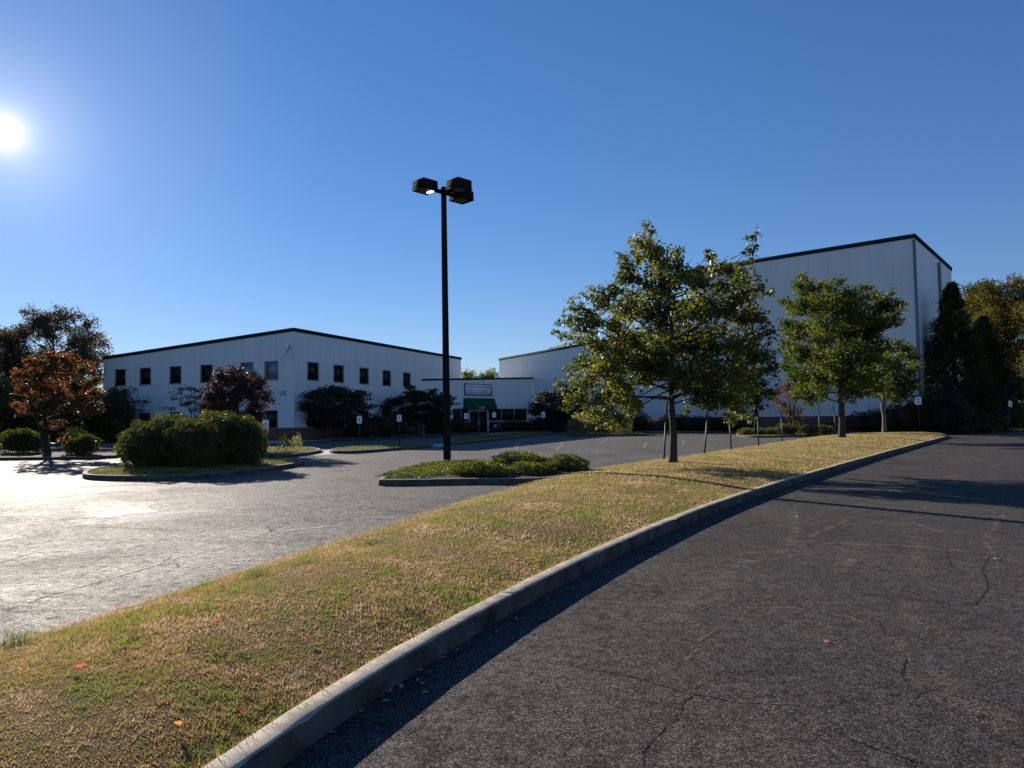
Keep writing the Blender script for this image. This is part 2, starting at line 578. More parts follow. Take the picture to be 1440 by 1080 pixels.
def tree(name, label, cat, base, clumps, top, fork, r0, leaf, lsize, aspect=0.55, per=1.5, bark='bark', group=None, down=0.35,
         twigs=5, lean=(0, 0), stems=1, flat=0.0, limb=0.26, axis_up=False, wood_every=1):
    """base: ground point; clumps: (x,y,z,rx,ry,rz) world; trunk to height top with limbs leaving above fork"""
    base = Vector(base)
    root = empty(name, base)
    tag(root, label, cat, group)
    wood, lf = MB(), MB()
    rnd = random.Random(len(name) * 31 + int(abs(base.x) * 13) % 97)
    trunks = []
    for s in range(stems):
        off = Vector((0, 0, 0)) if stems == 1 else Vector((rnd.uniform(-1, 1), rnd.uniform(-1, 1), 0)) * r0 * 2.2
        spread = Vector((0, 0, 0)) if stems == 1 else Vector((off.x, off.y, 0)) * rnd.uniform(2, 5)
        n = 9
        pts, rad = [], []
        for i in range(n):
            t = i / (n - 1)
            p = off + spread * t + Vector((lean[0] * t, lean[1] * t, top * t)) + Vector((rnd.uniform(-1, 1), rnd.uniform(-1, 1), 0)) * r0 * 0.55 * (1 if 0 < i else 0)
            pts.append(p)
            flare = 1.45 if i == 0 else 1.0
            rad.append(r0 * flare * (1 - 0.85 * t) if stems == 1 else r0 * flare * (1 - 0.8 * t))
        pts.insert(1, pts[0].lerp(pts[1], 0.18))
        rad.insert(1, r0 * 1.06)
        pts[0] = pts[0] - Vector((0, 0, 0.06))
        trunks.append((pts, rad))
        wood.tube(pts, rad, 9)
    for ci, c in enumerate(clumps):
        C = Vector(c[:3]) - base
        R = Vector(c[3:6])
        pts, rad = trunks[ci % len(trunks)]
        hd = math.hypot(C.x, C.y)
        za = min(max(fork + rnd.random() ** 1.5 * 0.32 * (top - fork), C.z - 0.55 * hd - 0.25 * R.z), top * 0.96)
        k = min(range(1, len(pts)), key=lambda i: abs(pts[i].z - za))
        j = k - 1 if pts[k].z > za else k
        j = min(j, len(pts) - 2)
        tt = 0 if pts[j + 1].z == pts[j].z else min(1, max(0, (za - pts[j].z) / (pts[j + 1].z - pts[j].z)))
        A = pts[j].lerp(pts[j + 1], tt)
        ra = (rad[j] * (1 - tt) + rad[j + 1] * tt)
        mid = A.lerp(C, 0.5) + Vector((rnd.uniform(-.08, .08), rnd.uniform(-.08, .08), rnd.uniform(-.02, .10))) * (C - A).length
        if C.z > A.z:
            mid = Vector((A.x + (C.x - A.x) * .70, A.y + (C.y - A.y) * .70, A.z + (C.z - A.z) * .40)) + (mid - A.lerp(C, .5)) * .6
        else:
            mid.z += 0.16 * (C - A).length
        if ci % wood_every == 0:
            L = bez(A, mid, C, 7)
            rl = min(ra * 0.7, limb * r0)
            rr = [rl * (1 - 0.82 * i / 6) for i in range(7)]
            L = [p + Vector((rnd.uniform(-1, 1), rnd.uniform(-1, 1), rnd.uniform(-1, 1))) * rr[i] * 0.6 if 0 < i < 6 else p for i, p in enumerate(L)]
            wood.tube(L, rr, 5, cap=False)
        vol = R.x * R.z
        nl = int(per * math.pi * vol / (lsize * lsize * aspect * 0.5))
        # leaves along twigs
        nt_ = max(3, int(twigs * (0.4 + vol / 0.25 * 0.6)))
        nt_ = min(nt_, 24)
        ends = ball(nt_, (0, 0, 0), R, 0.55)
        each = max(3, int(nl * 0.75 / nt_))
        for e in ends:
            E = C + Vector(e)
            S = A.lerp(C, rnd.uniform(0.75, 1.0))
            if ci % wood_every == 0:
                wood.tube([S, S.lerp(E, 0.5) + Vector((0, 0, 0.05 * R.z)), E], [0.012 + 0.05 * r0, 0.008 + 0.02 * r0, 0.004], 3, cap=False)
            t = RNG.uniform(0.25, 1.08, (each, 1))
            P = np.asarray(S)[None] * (1 - t) + np.asarray(E)[None] * t
            P = P + RNG.normal(size=P.shape) * np.asarray(R)[None] * 0.17
            ax = np.asarray((E - S).normalized())[None] if axis_up else None
            leaves(lf, P, lsize, aspect, down, flat, axis=ax)
        P = ball(max(2, int(nl * 0.25)), C, R, 0.2)
        leaves(lf, P, lsize, aspect, down, flat)
    wood.build('trunk', M[bark], root, smooth=True)
    lf.build('crown', LF[leaf], root)
    return root


def px_clumps(base_Y, spec, depth=1.0, copies=1, squash=0.85, rmin=0.0):
    """clumps from directions in the photo, set at their real distance; spread in depth at random"""
    out = []
    s = base_Y / 1000
    for (px, py, r) in spec:
        for k in range(copies):
            dy = random.uniform(-1, 1) * depth
            Y = base_Y + dy
            jx, jy = (0, 0) if k == 0 else (random.uniform(-.5, .5) * r, random.uniform(-.5, .5) * r)
            p = at(px + jx, py + jy, Y)
            R = max(r * s, rmin)
            out.append((p.x, p.y, p.z, R, R, R * squash))
    return out


def env_clumps(c, R, n, r, rv=0.3, squash=0.8, shell=0.55, zmin=-1):
    out = []
    P = ball(n * 3, (0, 0, 0), (1, 1, 1), shell)
    for p in P:
        if p[2] < zmin or len(out) >= n:
            continue
        k = r * random.uniform(1 - rv, 1 + rv)
        out.append((c[0] + p[0] * R[0], c[1] + p[1] * R[1], c[2] + p[2] * R[2], k, k, k * squash))
    return out


def shrub(name, label, cat, base, lobes, leaf, lsize, n, group=None, aspect=0.55, core=True, shell=0.78, down=-0.3, axis=True, stems=True, spread=1.0):
    """lobes: (dx,dy,dz,rx,ry,rz) relative; leaves lie in the outer shell, solid dark core added inside to block light"""
    base = Vector(base)
    root = empty(name, base)
    tag(root, label, cat, group)
    lf, wd = MB(), MB()
    area = [l[3] * l[5] + l[3] * l[4] for l in lobes]
    for l, a in zip(lobes, area):
        k = int(n * a / sum(area))
        c, r = np.array(l[:3]), np.array(l[3:6])
        d = unit(RNG.normal(size=(k, 3)))
        bump = 1 + 0.10 * np.sin(d[:, :1] * 7 + l[0] * 5) * np.sin(d[:, 1:2] * 8 + 1) + 0.08 * np.sin(d[:, 2:3] * 11 + d[:, :1] * 5)
        u = shell + (1.03 - shell) * RNG.uniform(0, 1, (k, 1)) ** 0.6
        P = c + d * r * u * bump
        ok = P[:, 2] > 0.0
        leaves(lf, P[ok], lsize, aspect, down, axis=d[ok] if axis else None, spread=spread)
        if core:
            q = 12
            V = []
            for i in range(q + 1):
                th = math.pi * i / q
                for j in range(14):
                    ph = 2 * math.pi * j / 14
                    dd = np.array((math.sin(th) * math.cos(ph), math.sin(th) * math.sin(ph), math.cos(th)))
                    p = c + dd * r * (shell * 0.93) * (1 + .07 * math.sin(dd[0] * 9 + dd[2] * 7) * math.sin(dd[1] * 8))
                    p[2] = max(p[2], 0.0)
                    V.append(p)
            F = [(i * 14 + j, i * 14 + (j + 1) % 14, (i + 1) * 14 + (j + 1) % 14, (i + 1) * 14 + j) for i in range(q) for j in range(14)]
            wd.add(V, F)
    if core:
        wd.build('trunk', M['mulch'], root)  # not wood: filler core added so light does not pass through the leaves
    lf.build('crown', LF[leaf], root)
    return root


# ------------------------------------------------------------------ curves on the ground
def catmull(pts, per=8, closed=False):
    P = [Vector(p) for p in pts]
    n = len(P)
    out = []
    rng = range(n if closed else n - 1)
    for i in rng:
        p0 = P[(i - 1) % n] if closed or i > 0 else P[0] * 2 - P[1]
        p1, p2 = P[i], P[(i + 1) % n]
        p3 = P[(i + 2) % n] if closed or i + 2 < n else P[-1] * 2 - P[-2]
        for k in range(per):
            t = k / per
            out.append(0.5 * ((2 * p1) + (p2 - p0) * t + (2 * p0 - 5 * p1 + 4 * p2 - p3) * t * t + (3 * p1 - p0 - 3 * p2 + p3) * t ** 3))
    if not closed:
        out.append(P[-1])
    return out


def offset_line(P, d, closed=False):
    """d>0: to the left of travel"""
    n = len(P)
    out = []
    for i in range(n):
        a = P[(i - 1) % n] if closed or i > 0 else P[i]
        b = P[(i + 1) % n] if closed or i < n - 1 else P[i]
        t = (b - a)
        t.z = 0
        t.normalize()
        out.append(P[i] + Vector((-t.y, t.x, 0)) * d)
    return out


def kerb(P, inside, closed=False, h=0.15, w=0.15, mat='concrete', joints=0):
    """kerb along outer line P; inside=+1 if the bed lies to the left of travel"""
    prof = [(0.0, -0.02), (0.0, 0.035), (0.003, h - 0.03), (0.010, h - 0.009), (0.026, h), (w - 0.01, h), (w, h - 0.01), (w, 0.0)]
    flag, seg = [0] * len(P), [0] * len(P)
    if joints:
        Q, flag, seg, acc, sg = [], [], [], 0.0, 0
        for i in range(len(P) - 1):
            a, b = P[i], P[i + 1]
            L = (b - a).length
            Q.append(a)
            flag.append(0)
            seg.append(sg)
            pos = joints - acc
            while pos < L - 0.03:
                if pos > 0.03:
                    for dd, fl in ((-.007, 0), (-.004, 1), (.004, 1), (.007, 0)):
                        Q.append(a.lerp(b, (pos + dd) / L))
                        flag.append(fl)
                        if dd > 0 and fl:
                            sg += 1
                        seg.append(sg)
                pos += joints
            acc = (L - (pos - joints)) if pos > joints - acc else acc + L
        Q.append(P[-1])
        flag.append(0)
        seg.append(sg)
        P = Q
    rings = [offset_line(P, inside * d, closed) for d, _ in prof]
    n, k = len(P), len(prof)
    jr = random.Random(5)
    jz = [jr.uniform(-.005, .004) for _ in range(999)]
    jo = [jr.uniform(-.004, .004) for _ in range(999)]
    rin = [offset_line(P, inside * (d + .012), closed) for d, _ in prof] if joints else rings
    V = []
    for i in range(n):
        for j in range(k):
            q = rin[j][i] if flag[i] and j < 4 else rings[j][i]
            z = prof[j][1] - (0.014 if flag[i] and j > 1 else 0) + (jz[seg[i]] if joints and j > 1 else 0)
            if joints and 1 < j < 6:
                z += jr.uniform(-.0022, .0022) - (jr.uniform(.006, .016) if j in (3, 4) and jr.random() < .035 else 0)
            V.append((q.x + (jo[seg[i]] if joints else 0), q.y, z))
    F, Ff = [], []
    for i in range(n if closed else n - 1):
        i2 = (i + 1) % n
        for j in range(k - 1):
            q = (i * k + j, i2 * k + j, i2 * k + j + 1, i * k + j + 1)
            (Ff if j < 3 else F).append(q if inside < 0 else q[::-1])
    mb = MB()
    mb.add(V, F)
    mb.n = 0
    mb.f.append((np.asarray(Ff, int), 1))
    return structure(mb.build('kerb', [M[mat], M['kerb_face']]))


def bed(name, P, mat, z=0.13, crown=0.06, inset=0.145):
    """raised bed inside a closed outline"""
    a = sum(P[i].x * P[(i + 1) % len(P)].y - P[(i + 1) % len(P)].x * P[i].y for i in range(len(P)))
    ins = offset_line(P, inset if a > 0 else -inset, True)
    c = sum(ins, Vector((0, 0, 0))) / len(ins)
    n, K = len(ins), 7
    V = [(c.x, c.y, z + crown)]
    for k in range(1, K + 1):
        t = k / K
        for p in ins:
            V.append((c.x + (p.x - c.x) * t, c.y + (p.y - c.y) * t, z + crown * (1 - t ** 2)))
    mb = MB()
    mb.add(V, [(0, 1 + i, 1 + (i + 1) % n) for i in range(n)])
    F = [(1 + k * n + i, 1 + (k + 1) * n + i, 1 + (k + 1) * n + (i + 1) % n, 1 + k * n + (i + 1) % n) for k in range(K - 1) for i in range(n)]
    mb.add(V, F)
    o = structure(mb.build(name, M[mat], smooth=True))
    return o, (1 if a > 0 else -1)


def blades(P, L, W, lean, mb, mi=0):
    n = len(P)
    an = RNG.uniform(0, 2 * math.pi, n)
    h = RNG.uniform(0.45, 1.5, n)
    L = L * h
    ln = lean * RNG.uniform(0.1, 1, n) ** 0.6
    la = RNG.uniform(0, 2 * math.pi, n)
    side = np.stack([np.cos(an), np.sin(an), np.zeros(n)], 1) * (W * RNG.uniform(.7, 1.3, n) / 2)[:, None]
    tip = np.stack([np.cos(la) * ln, np.sin(la) * ln, np.sqrt(np.maximum(0.02, 1 - ln ** 2))], 1) * L[:, None]
    V = np.stack([P - side, P + side, P + tip], 1).reshape(-1, 3)
    F = np.arange(n * 3).reshape(-1, 3)
    mb.add(V, F, mi)
#PART2
# ------------------------------------------------------------------ ground
def sheet(name, pts, z, mat, kind=True):
    mb = MB()
    mb.poly([(p[0], p[1], z) for p in pts])
    o = mb.build(name, M[mat])
    return structure(o) if kind else o


sheet('ground', [(-900, -300), (900, -300), (900, 1500), (-900, 1500)], -0.03, 'soil')
sheet('parking_lot', [(-60, -25), (75, -25), (75, 115), (-60, 115)], 0.0, 'lot')

R_px = [(330, 1078), (400, 1025), (539, 938), (622, 891), (712.5, 837), (830.5, 779), (965, 718), (1052, 692.5), (1115, 672.5), (1190, 649.6), (1265, 630.5), (1315, 617.5)]
L_px = [(0, 903), (133, 863), (267, 825), (400, 781), (480, 756), (547, 736), (624, 710), (687, 693), (751, 671.5), (825, 659), (861, 653), (900, 648.5), (940, 644),
        (990, 637.5), (1027, 632), (1067, 626), (1100, 620.5), (1127, 615.5), (1152, 612), (1178, 609)]
Rw = [G(x, y, 0.15) for x, y in R_px]
Lw = [G(x, y, 0.15) for x, y in L_px]
for W in (Rw, Lw):
    for p in W:
        p.z = 0
    d = (W[0] - W[1]).normalized()
    W.insert(0, W[0] + d * 1.5)
    W.insert(0, W[0] + d * 1.5)
    W.insert(0, W[0] + d * 3)
tip = G(1335, 612.2, 0.15)
tip.z = 0
far = G(1300, 608.6, 0.15)
far.z = 0
Lw += [G(1215, 607.6, 0.15).xy.to_3d(), G(1262, 607.4, 0.15).xy.to_3d(), far, tip]
Rw += [tip]
for W, k in ((Lw, 4), (Rw, 2)):
    for _ in range(k):
        W[1:-3] = [W[i] * 0.5 + (W[i - 1] + W[i + 1]) * 0.25 for i in range(1, len(W) - 3)]
Rc = catmull(Rw, 8)
Lc = catmull(Lw, 6)
_len = sum((Rc[i + 1] - Rc[i]).length for i in range(len(Rc) - 1))
_t = np.linspace(0, 1, 420) ** 1.5
_d = np.concatenate([[0], np.cumsum([(Rc[i + 1] - Rc[i]).length for i in range(len(Rc) - 1)])])
_A = np.array([tuple(p) for p in Rc])
Rfine = [Vector([np.interp(t * _len, _d, _A[:, k]) for k in range(3)]) for t in _t]
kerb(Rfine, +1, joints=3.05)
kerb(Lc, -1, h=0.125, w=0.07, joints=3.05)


def resample(P, n):
    d = [0]
    for i in range(1, len(P)):
        d.append(d[-1] + (P[i] - P[i - 1]).length)
    xs = np.linspace(0, d[-1], n)
    A = np.array([tuple(p) for p in P])
    return np.stack([np.interp(xs, d, A[:, k]) for k in range(3)], 1)


NS, NV = 200, 17
Ri = resample(offset_line(Rc, 0.145), NS)
Li = resample(offset_line(Lc, -0.055), NS)
vv = np.linspace(0, 1, NV)
grid = Li[:, None, :] * (1 - vv)[None, :, None] + Ri[:, None, :] * vv[None, :, None]
wid = np.linalg.norm(Ri - Li, axis=1)
grid[:, :, 2] = 0.135 + (0.13 * np.minimum(1, wid / 4.5))[:, None] * (1 - (2 * vv - 1) ** 2)[None, :]
mb = MB()
idx = np.arange(NS * NV).reshape(NS, NV)
F = np.stack([idx[:-1, :-1], idx[:-1, 1:], idx[1:, 1:], idx[1:, :-1]], -1).reshape(-1, 4)
mb.add(grid.reshape(-1, 3), F)
structure(mb.build('lawn', M['turf'], smooth=True))


def lawn_z(x, y):
    d = (grid[:, :, 0] - x) ** 2 + (grid[:, :, 1] - y) ** 2
    return float(grid.reshape(-1, 3)[int(np.argmin(d)), 2])


# driveway to the right of the island
road_pts = [(p.x, p.y) for p in Rc] + [(tip.x + 1.5, tip.y + 3), (75, 59), (75, -25)]
sheet('road', road_pts, 0.004, 'road')

# grass on the island: blades nearest the camera are dense and fine, farther off sparser and broader
gm = MB()
ca = grid[:-1, :-1]
area = np.linalg.norm(np.cross(grid[:-1, 1:] - ca, grid[1:, :-1] - ca), axis=2)
cy = (grid[:-1, :-1, 1] + grid[1:, 1:, 1]) / 2
cx = (grid[:-1, :-1, 0] + grid[1:, 1:, 0]) / 2
view = (cy > 1.6) & (cx / np.maximum(cy, .1) > -0.9)


def scatter(z0, z1, dens, L, W, lean):
    w = np.where(view & (cy >= z0) & (cy < z1), area, 0)
    n = int(w.sum() * dens)
    k = RNG.choice(w.size, n, p=(w / w.sum()).ravel())
    i, j = k // (NV - 1), k % (NV - 1)
    a, b = RNG.uniform(0, 1, (2, n, 1))
    P = grid[i, j] * (1 - a) * (1 - b) + grid[i + 1, j] * a * (1 - b) + grid[i, j + 1] * (1 - a) * b + grid[i + 1, j + 1] * a * b
    P[:, 2] -= 0.004
    # mown height varies in patches
    hv = 0.9 + 0.35 * np.sin(P[:, 0] * 2.1 + np.sin(P[:, 1] * 1.7)) * np.sin(P[:, 1] * 1.9 + P[:, 0] * .6) + 0.3 * np.sin(P[:, 0] * 31 + 3 * np.sin(P[:, 1] * 9)) * np.sin(P[:, 1] * 27 + 2 * np.sin(P[:, 0] * 13))
    blades(P, L * np.clip(hv, 0.6, 2), W, lean, gm)


scatter(1.6, 4.5, 27000, 0.021, 0.0056, 0.98)
scatter(4.5, 8, 10500, 0.025, 0.0080, 0.98)
scatter(8, 15, 2800, 0.030, 0.012, 0.97)
scatter(15, 30, 900, 0.036, 0.020, 0.96)
scatter(30, 70, 240, 0.045, 0.034, 0.95)
# fringe along the kerbs that leans out over the concrete
for line, s in ((Ri, 1), (Li, -1)):
    for _ in range(1):
        q = resample([Vector(p) for p in line], 9000)
        q = q[(q[:, 1] > 1.6) & (q[:, 1] < 40)]
        q[:, 2] = 0.14
        q[:, 0] += RNG.normal(0, 0.02, len(q)) + (0.01 if s > 0 else -0.035)
        blades(q, 0.045, 0.005, 0.985, gm)
# tufts of taller weed
for (px, py, k, L) in ((566, 853, 60, .12), (525, 770, 70, .1), (30, 893, 70, .14), (12, 900, 60, .12), (275, 872, 90, .07), (300, 915, 120, .06), (430, 800, 130, .06), (360, 812, 120, .07),
                       (345, 860, 80, .06), (840, 738, 80, .08), (640, 745, 60, .07), (690, 800, 70, .06), (305, 925, 60, .09), (200, 905, 60, .06)):
    p = G(px, py, 0.2)
    P = np.array(p)[None] + RNG.normal(size=(k, 3)) * np.array([.07, .07, 0])
    P[:, 2] = lawn_z(p.x, p.y)
    blades(P, L * .75, 0.006, 0.8, gm, 1)

# ------------------------------------------------------------------ other planted islands
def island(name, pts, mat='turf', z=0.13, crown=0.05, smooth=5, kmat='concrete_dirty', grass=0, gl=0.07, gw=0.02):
    P = catmull([Vector((p[0], p[1], 0)) for p in pts], smooth, True) if smooth else [Vector((p[0], p[1], 0)) for p in pts]
    o, s = bed(name, P, mat, z, crown)
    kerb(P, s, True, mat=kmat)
    if grass:
        co = np.array([tuple(v.co) for v in o.data.vertices])
        ar = abs(sum(P[i].x * P[(i + 1) % len(P)].y - P[(i + 1) % len(P)].x * P[i].y for i in range(len(P)))) / 2
        n = int(ar * grass)
        c = co[0]
        i = RNG.integers(0, len(P), n)
        ring = co[-len(P):]
        e = ring[i] * (1 - (u := RNG.uniform(0, 1, (n, 1)))) + ring[(i + 1) % len(P)] * u
        t = np.sqrt(RNG.uniform(0, 1, (n, 1)))
        Q = c + (e - c) * t
        Q[:, 2] = z + crown * (1 - t[:, 0] ** 2)
        blades(Q, gl, gw, 0.9, gm, 1)
    return P


def gp(px, py):
    p = G(px, py, 0)
    return (p.x, p.y)


# island with the lamp
LI = [(-3.05, 17.65), (-1.2, 17.75), (0.9, 17.9), (2.4, 20.8), (0.6, 23.4), (-1.4, 24.7), (-2.8, 24.4), (-3.45, 21), (-3.4, 18.2)]
island('planting_island', LI, 'mulch', 0.12, 0.12, 5)
# island with the clipped hedge
HI = [(-12.9, 21.4), (-11.8, 20.4), (-10.3, 20.0), (-8.9, 20.6), (-8.1, 22.8), (-7.75, 25.6), (-8.2, 27.6), (-10.5, 28.2), (-13.4, 27.5), (-14.0, 24)]
island('planting_island', HI, 'turf', 0.13, 0.08, 4, grass=420, gl=.07, gw=.014)
# verge at the left edge of the lot
island('verge', [(-58, 32.3), (-30, 32.3), (-19.6, 32.4), (-18.6, 33.4), (-20.5, 40), (-24, 48), (-40, 50), (-58, 50)], 'mulch', 0.13, 0.1, 0)
# small islands and the long median with the parking signs
island('planting_island', [gp(300, 640.5), gp(385, 643.5), gp(428, 641), gp(452, 635.5), gp(425, 631.5), gp(360, 632.5), gp(285, 634)], 'turf', 0.13, 0.05, 4, grass=160, gw=.02)
island('median', [gp(463, 637), gp(500, 638), gp(560, 633), gp(602, 629.5), gp(606, 626.6), gp(560, 629.5), gp(510, 632), gp(478, 633)], 'turf', 0.13, 0.05, 3, grass=120, gl=.09, gw=.025)
island('median', [gp(628, 627), gp(680, 621.5), gp(735, 616), gp(776, 610.6), gp(770, 608), gp(735, 609.5), gp(690, 613.5), gp(640, 620)], 'turf', 0.13, 0.05, 3, grass=90, gl=.09, gw=.03)
sheet('ramp', [gp(428, 641.5), gp(464, 639), gp(500, 631), gp(470, 630.6)], 0.006, 'walk')
sheet('ramp', [gp(600, 629.5), gp(632, 627), gp(640, 622.5), gp(610, 625)], 0.006, 'walk')
pa_, pb_ = Vector(gp(132, 725.5)), Vector(gp(212, 717.5))
pn_ = Vector((-(pb_ - pa_).y, (pb_ - pa_).x)).normalized() * 0.34
sheet('concrete_patch', [tuple(pa_ - pn_), tuple(pb_ - pn_ * .9), tuple(pb_ + pn_ * .9), tuple(pa_ + pn_)], 0.005, 'patch')


# ------------------------------------------------------------------ buildings
def face_hit(px, py, P, d):
    n = Vector((-d.y, d.x, 0))
    r = ray(px, py)
    t = n.dot(P - CAM) / n.dot(r)
    q = CAM + r * t
    return (q - P).dot(d), q.z


def fmap(axis):
    if axis == 'x':
        return lambda u, z, d: (u, d, z)
    return lambda u, z, d: (d, u, z)


def wall_face(mb, axis, u0, u1, z0, zt0, zt1, openings=(), reveal=0.16):
    f = fmap(axis)
    zt = min(zt0, zt1) - 0.02
    us = sorted({u0, u1, *[v for o in openings for v in o[:2]]})
    zs = sorted({z0, zt, *[v for o in openings for v in o[2:4]]})
    flip = axis == 'y'

    def q(p):
        mb.poly(p[::-1] if flip else p)
    for i in range(len(us) - 1):
        for j in range(len(zs) - 1):
            um, zm = (us[i] + us[i + 1]) / 2, (zs[j] + zs[j + 1]) / 2
            if any(o[0] < um < o[1] and o[2] < zm < o[3] for o in openings):
                continue
            q([f(us[i], zs[j], 0), f(us[i + 1], zs[j], 0), f(us[i + 1], zs[j + 1], 0), f(us[i], zs[j + 1], 0)])
        ta = zt0 + (zt1 - zt0) * (us[i] - u0) / (u1 - u0)
        tb = zt0 + (zt1 - zt0) * (us[i + 1] - u0) / (u1 - u0)
        q([f(us[i], zt, 0), f(us[i + 1], zt, 0), f(us[i + 1], tb, 0), f(us[i], ta, 0)])
    for a, b, c, d in [o[:4] for o in openings]:
        q([f(a, c, 0), f(b, c, 0), f(b, c, reveal), f(a, c, reveal)][::-1])
        q([f(a, d, 0), f(b, d, 0), f(b, d, reveal), f(a, d, reveal)])
        q([f(a, c, 0), f(a, d, 0), f(a, d, reveal), f(a, c, reveal)])
        q([f(b, c, 0), f(b, d, 0), f(b, d, reveal), f(b, c, reveal)][::-1])
        q([f(a, c, reveal), f(b, c, reveal), f(b, d, reveal), f(a, d, reveal)])


def fbox(mb, axis, u0, u1, d0, d1, z0, z1, mi=0):
    if axis == 'x':
        mb.box(u0, u1, d0, d1, z0, z1, mi)
    else:
        mb.box(d0, d1, u0, u1, z0, z1, mi)


def window(parent, axis, u0, u1, z0, z1, pane='glass_dark', bars=1):
    mb = MB()
    w = 0.06
    fbox(mb, axis, u0 - .03, u0 + w, -0.02, 0.11, z0 - .03, z1 + .03)
    fbox(mb, axis, u1 - w, u1 + .03, -0.02, 0.11, z0 - .03, z1 + .03)
    fbox(mb, axis, u0 + w, u1 - w, -0.02, 0.11, z0 - .03, z0 + w)
    fbox(mb, axis, u0 + w, u1 - w, -0.02, 0.11, z1 - w, z1 + .03)
    fr = mb.build('window', M['frame'], parent)
    p = MB()
    fbox(p, axis, u0 + w - .01, u1 - w + .01, 0.07, 0.085, z0 + w - .01, z1 - w + .01)
    p.build('pane', M[pane], fr)
    return fr


def trim(mb, axis, u0, u1, z0, z1, h=0.30, out=0.08, up=0.04):
    """eave strip that follows a sloping roof edge"""
    f = fmap(axis)
    V = [f(u, z + dz, d) for (u, z) in ((u0, z0), (u1, z1)) for d in (-out, 0.25) for dz in (up - h, up)]
    mb.add(V, [(0, 1, 3, 2), (4, 6, 7, 5), (0, 4, 5, 1), (2, 3, 7, 6), (0, 2, 6, 4), (1, 5, 7, 3)])


def text(body, parent, mat, width, loc, name='lettering', height=None, rz=0.0, bold=0.0):
    cu = bpy.data.curves.new('lettering', 'FONT')
    cu.body = body
    cu.align_x = 'CENTER'
    cu.extrude = 0.004
    cu.offset = bold
    o = bpy.data.objects.new('lettering', cu)
    COL.objects.link(o)
    me = bpy.data.meshes.new_from_object(o.evaluated_get(bpy.context.evaluated_depsgraph_get()))
    bpy.data.objects.remove(o)
    co = np.array([v.co[:] for v in me.vertices])
    w = co[:, 0].max() - co[:, 0].min()
    hh = co[:, 1].max() - co[:, 1].min()
    s = width / w
    sy = s if height is None else height / hh
    co[:, 0] = (co[:, 0] - (co[:, 0].max() + co[:, 0].min()) / 2) * s
    co[:, 1] = (co[:, 1] - co[:, 1].min()) * sy
    me.vertices.foreach_set('co', co.astype(np.float32).ravel())
    me.materials.clear()
    me.materials.append(M[mat])
    t = bpy.data.objects.new(name, me)
    COL.objects.link(t)
    t.parent = parent
    t.location = loc
    t.rotation_euler = (math.radians(90), 0, rz)
    return t


# --- office building on the left
PA = G(413, 620.5)
aL = Vector((0.376, 0.926, 0)).normalized()
bL = Vector((-aL.y, aL.x, 0))
office = empty('office_building', PA, math.atan2(aL.y, aL.x))
tag(office, 'pale two-storey metal-clad office building with square windows and number 110', 'building')
LA, zA = face_hit(648, 503, PA, aL)
LB, zB = face_hit(146, 502, PA, bL)
_, zC = face_hit(413, 461.5, PA, aL)
bz = face_hit(405, 602.5, PA, bL)[1]


def win_rects(pxs, P, d, z0, z1, w):
    return [(c - w / 2, c + w / 2, z0, z1) for c in [face_hit(x, 520, P, d)[0] for x in pxs]]


wz1 = face_hit(440, 509.5, PA, aL)[1]
wz0 = face_hit(440, 535.2, PA, aL)[1]
wu = face_hit(448.3, 520, PA, aL)[0] - face_hit(432.3, 520, PA, aL)[0]
right_px = [440.3, 476.3, 512.0, 543.8, 572.0]
left_px = [381.6, 347, 290.5, 246.8, 204.5, 169.5]
lz1 = face_hit(381, 577, PA, bL)[1]
lz0 = bz + 0.02
wuB = face_hit(372.5, 520, PA, bL)[0] - face_hit(391, 520, PA, bL)[0]
wa = win_rects(right_px, PA, aL, wz0, wz1, wu)
wb = win_rects(left_px, PA, bL, wz0, wz1, wuB)
wa2 = [(a, b, lz0, lz1) for a, b, _, _ in wa]
wb2 = [(a, b, lz0, lz1) for a, b, _, _ in wb]
mb = MB()
wall_face(mb, 'x', 0, LA, 0, zC, zA, wa + wa2)
wall_face(mb, 'y', 0, LB, 0, zC, zB, wb + wb2)
zD = zA + zB - zC
mb.poly([(LA, 0, 0), (LA, LB, 0), (LA, LB, zD), (LA, 0, zA)])
mb.poly([(0, LB, 0), (0, LB, zB), (LA, LB, zD), (LA, LB, 0)])
mb.build('wall', M['wall'], office)
mb = MB()
mb.poly([(0.02, 0.02, zC - .05), (LA - .02, 0.02, zA - .05), (LA - .02, LB - .02, zD - .05), (0.02, LB - .02, zB - .05)])
mb.build('roof', M['roof'], office)
mb = MB()
trim(mb, 'x', -0.1, LA + .1, zC, zA)
trim(mb, 'y', 0.253, LB + .1, zC - .001, zB)
mb.build('eave_trim', M['trim'], office)
mb = MB()
fbox(mb, 'x', -0.06, LA, -0.06, -0.005, 0, bz)
fbox(mb, 'y', -0.004, LB, -0.06, -0.005, 0, bz)
mb.build('brick_base', M['brick'], office)
mb = MB()
fbox(mb, 'x', -0.075, LA, -0.085, -0.005, bz + .002, bz + .07)
fbox(mb, 'y', -0.004, LB, -0.085, -0.005, bz + .002, bz + .07)
mb.build('sill_course', M['concrete_dirty'], office)
for (a, b, c, d) in wa + wa2[:5]:
    window(office, 'x', a, b, c, d)
for i, (a, b, c, d) in enumerate(wb):
    window(office, 'y', a, b, c, d, 'glass_sky' if i in (0, 1) else 'glass_dark')
for (a, b, c, d) in wb2:
    window(office, 'y', a, b, c, d)
u, z = face_hit(398, 556.5, PA, bL)
text('110', office, 'blue_letter', 0.62, (-0.012, u, z), 'house_number', 0.42, math.radians(-90), 0.01)
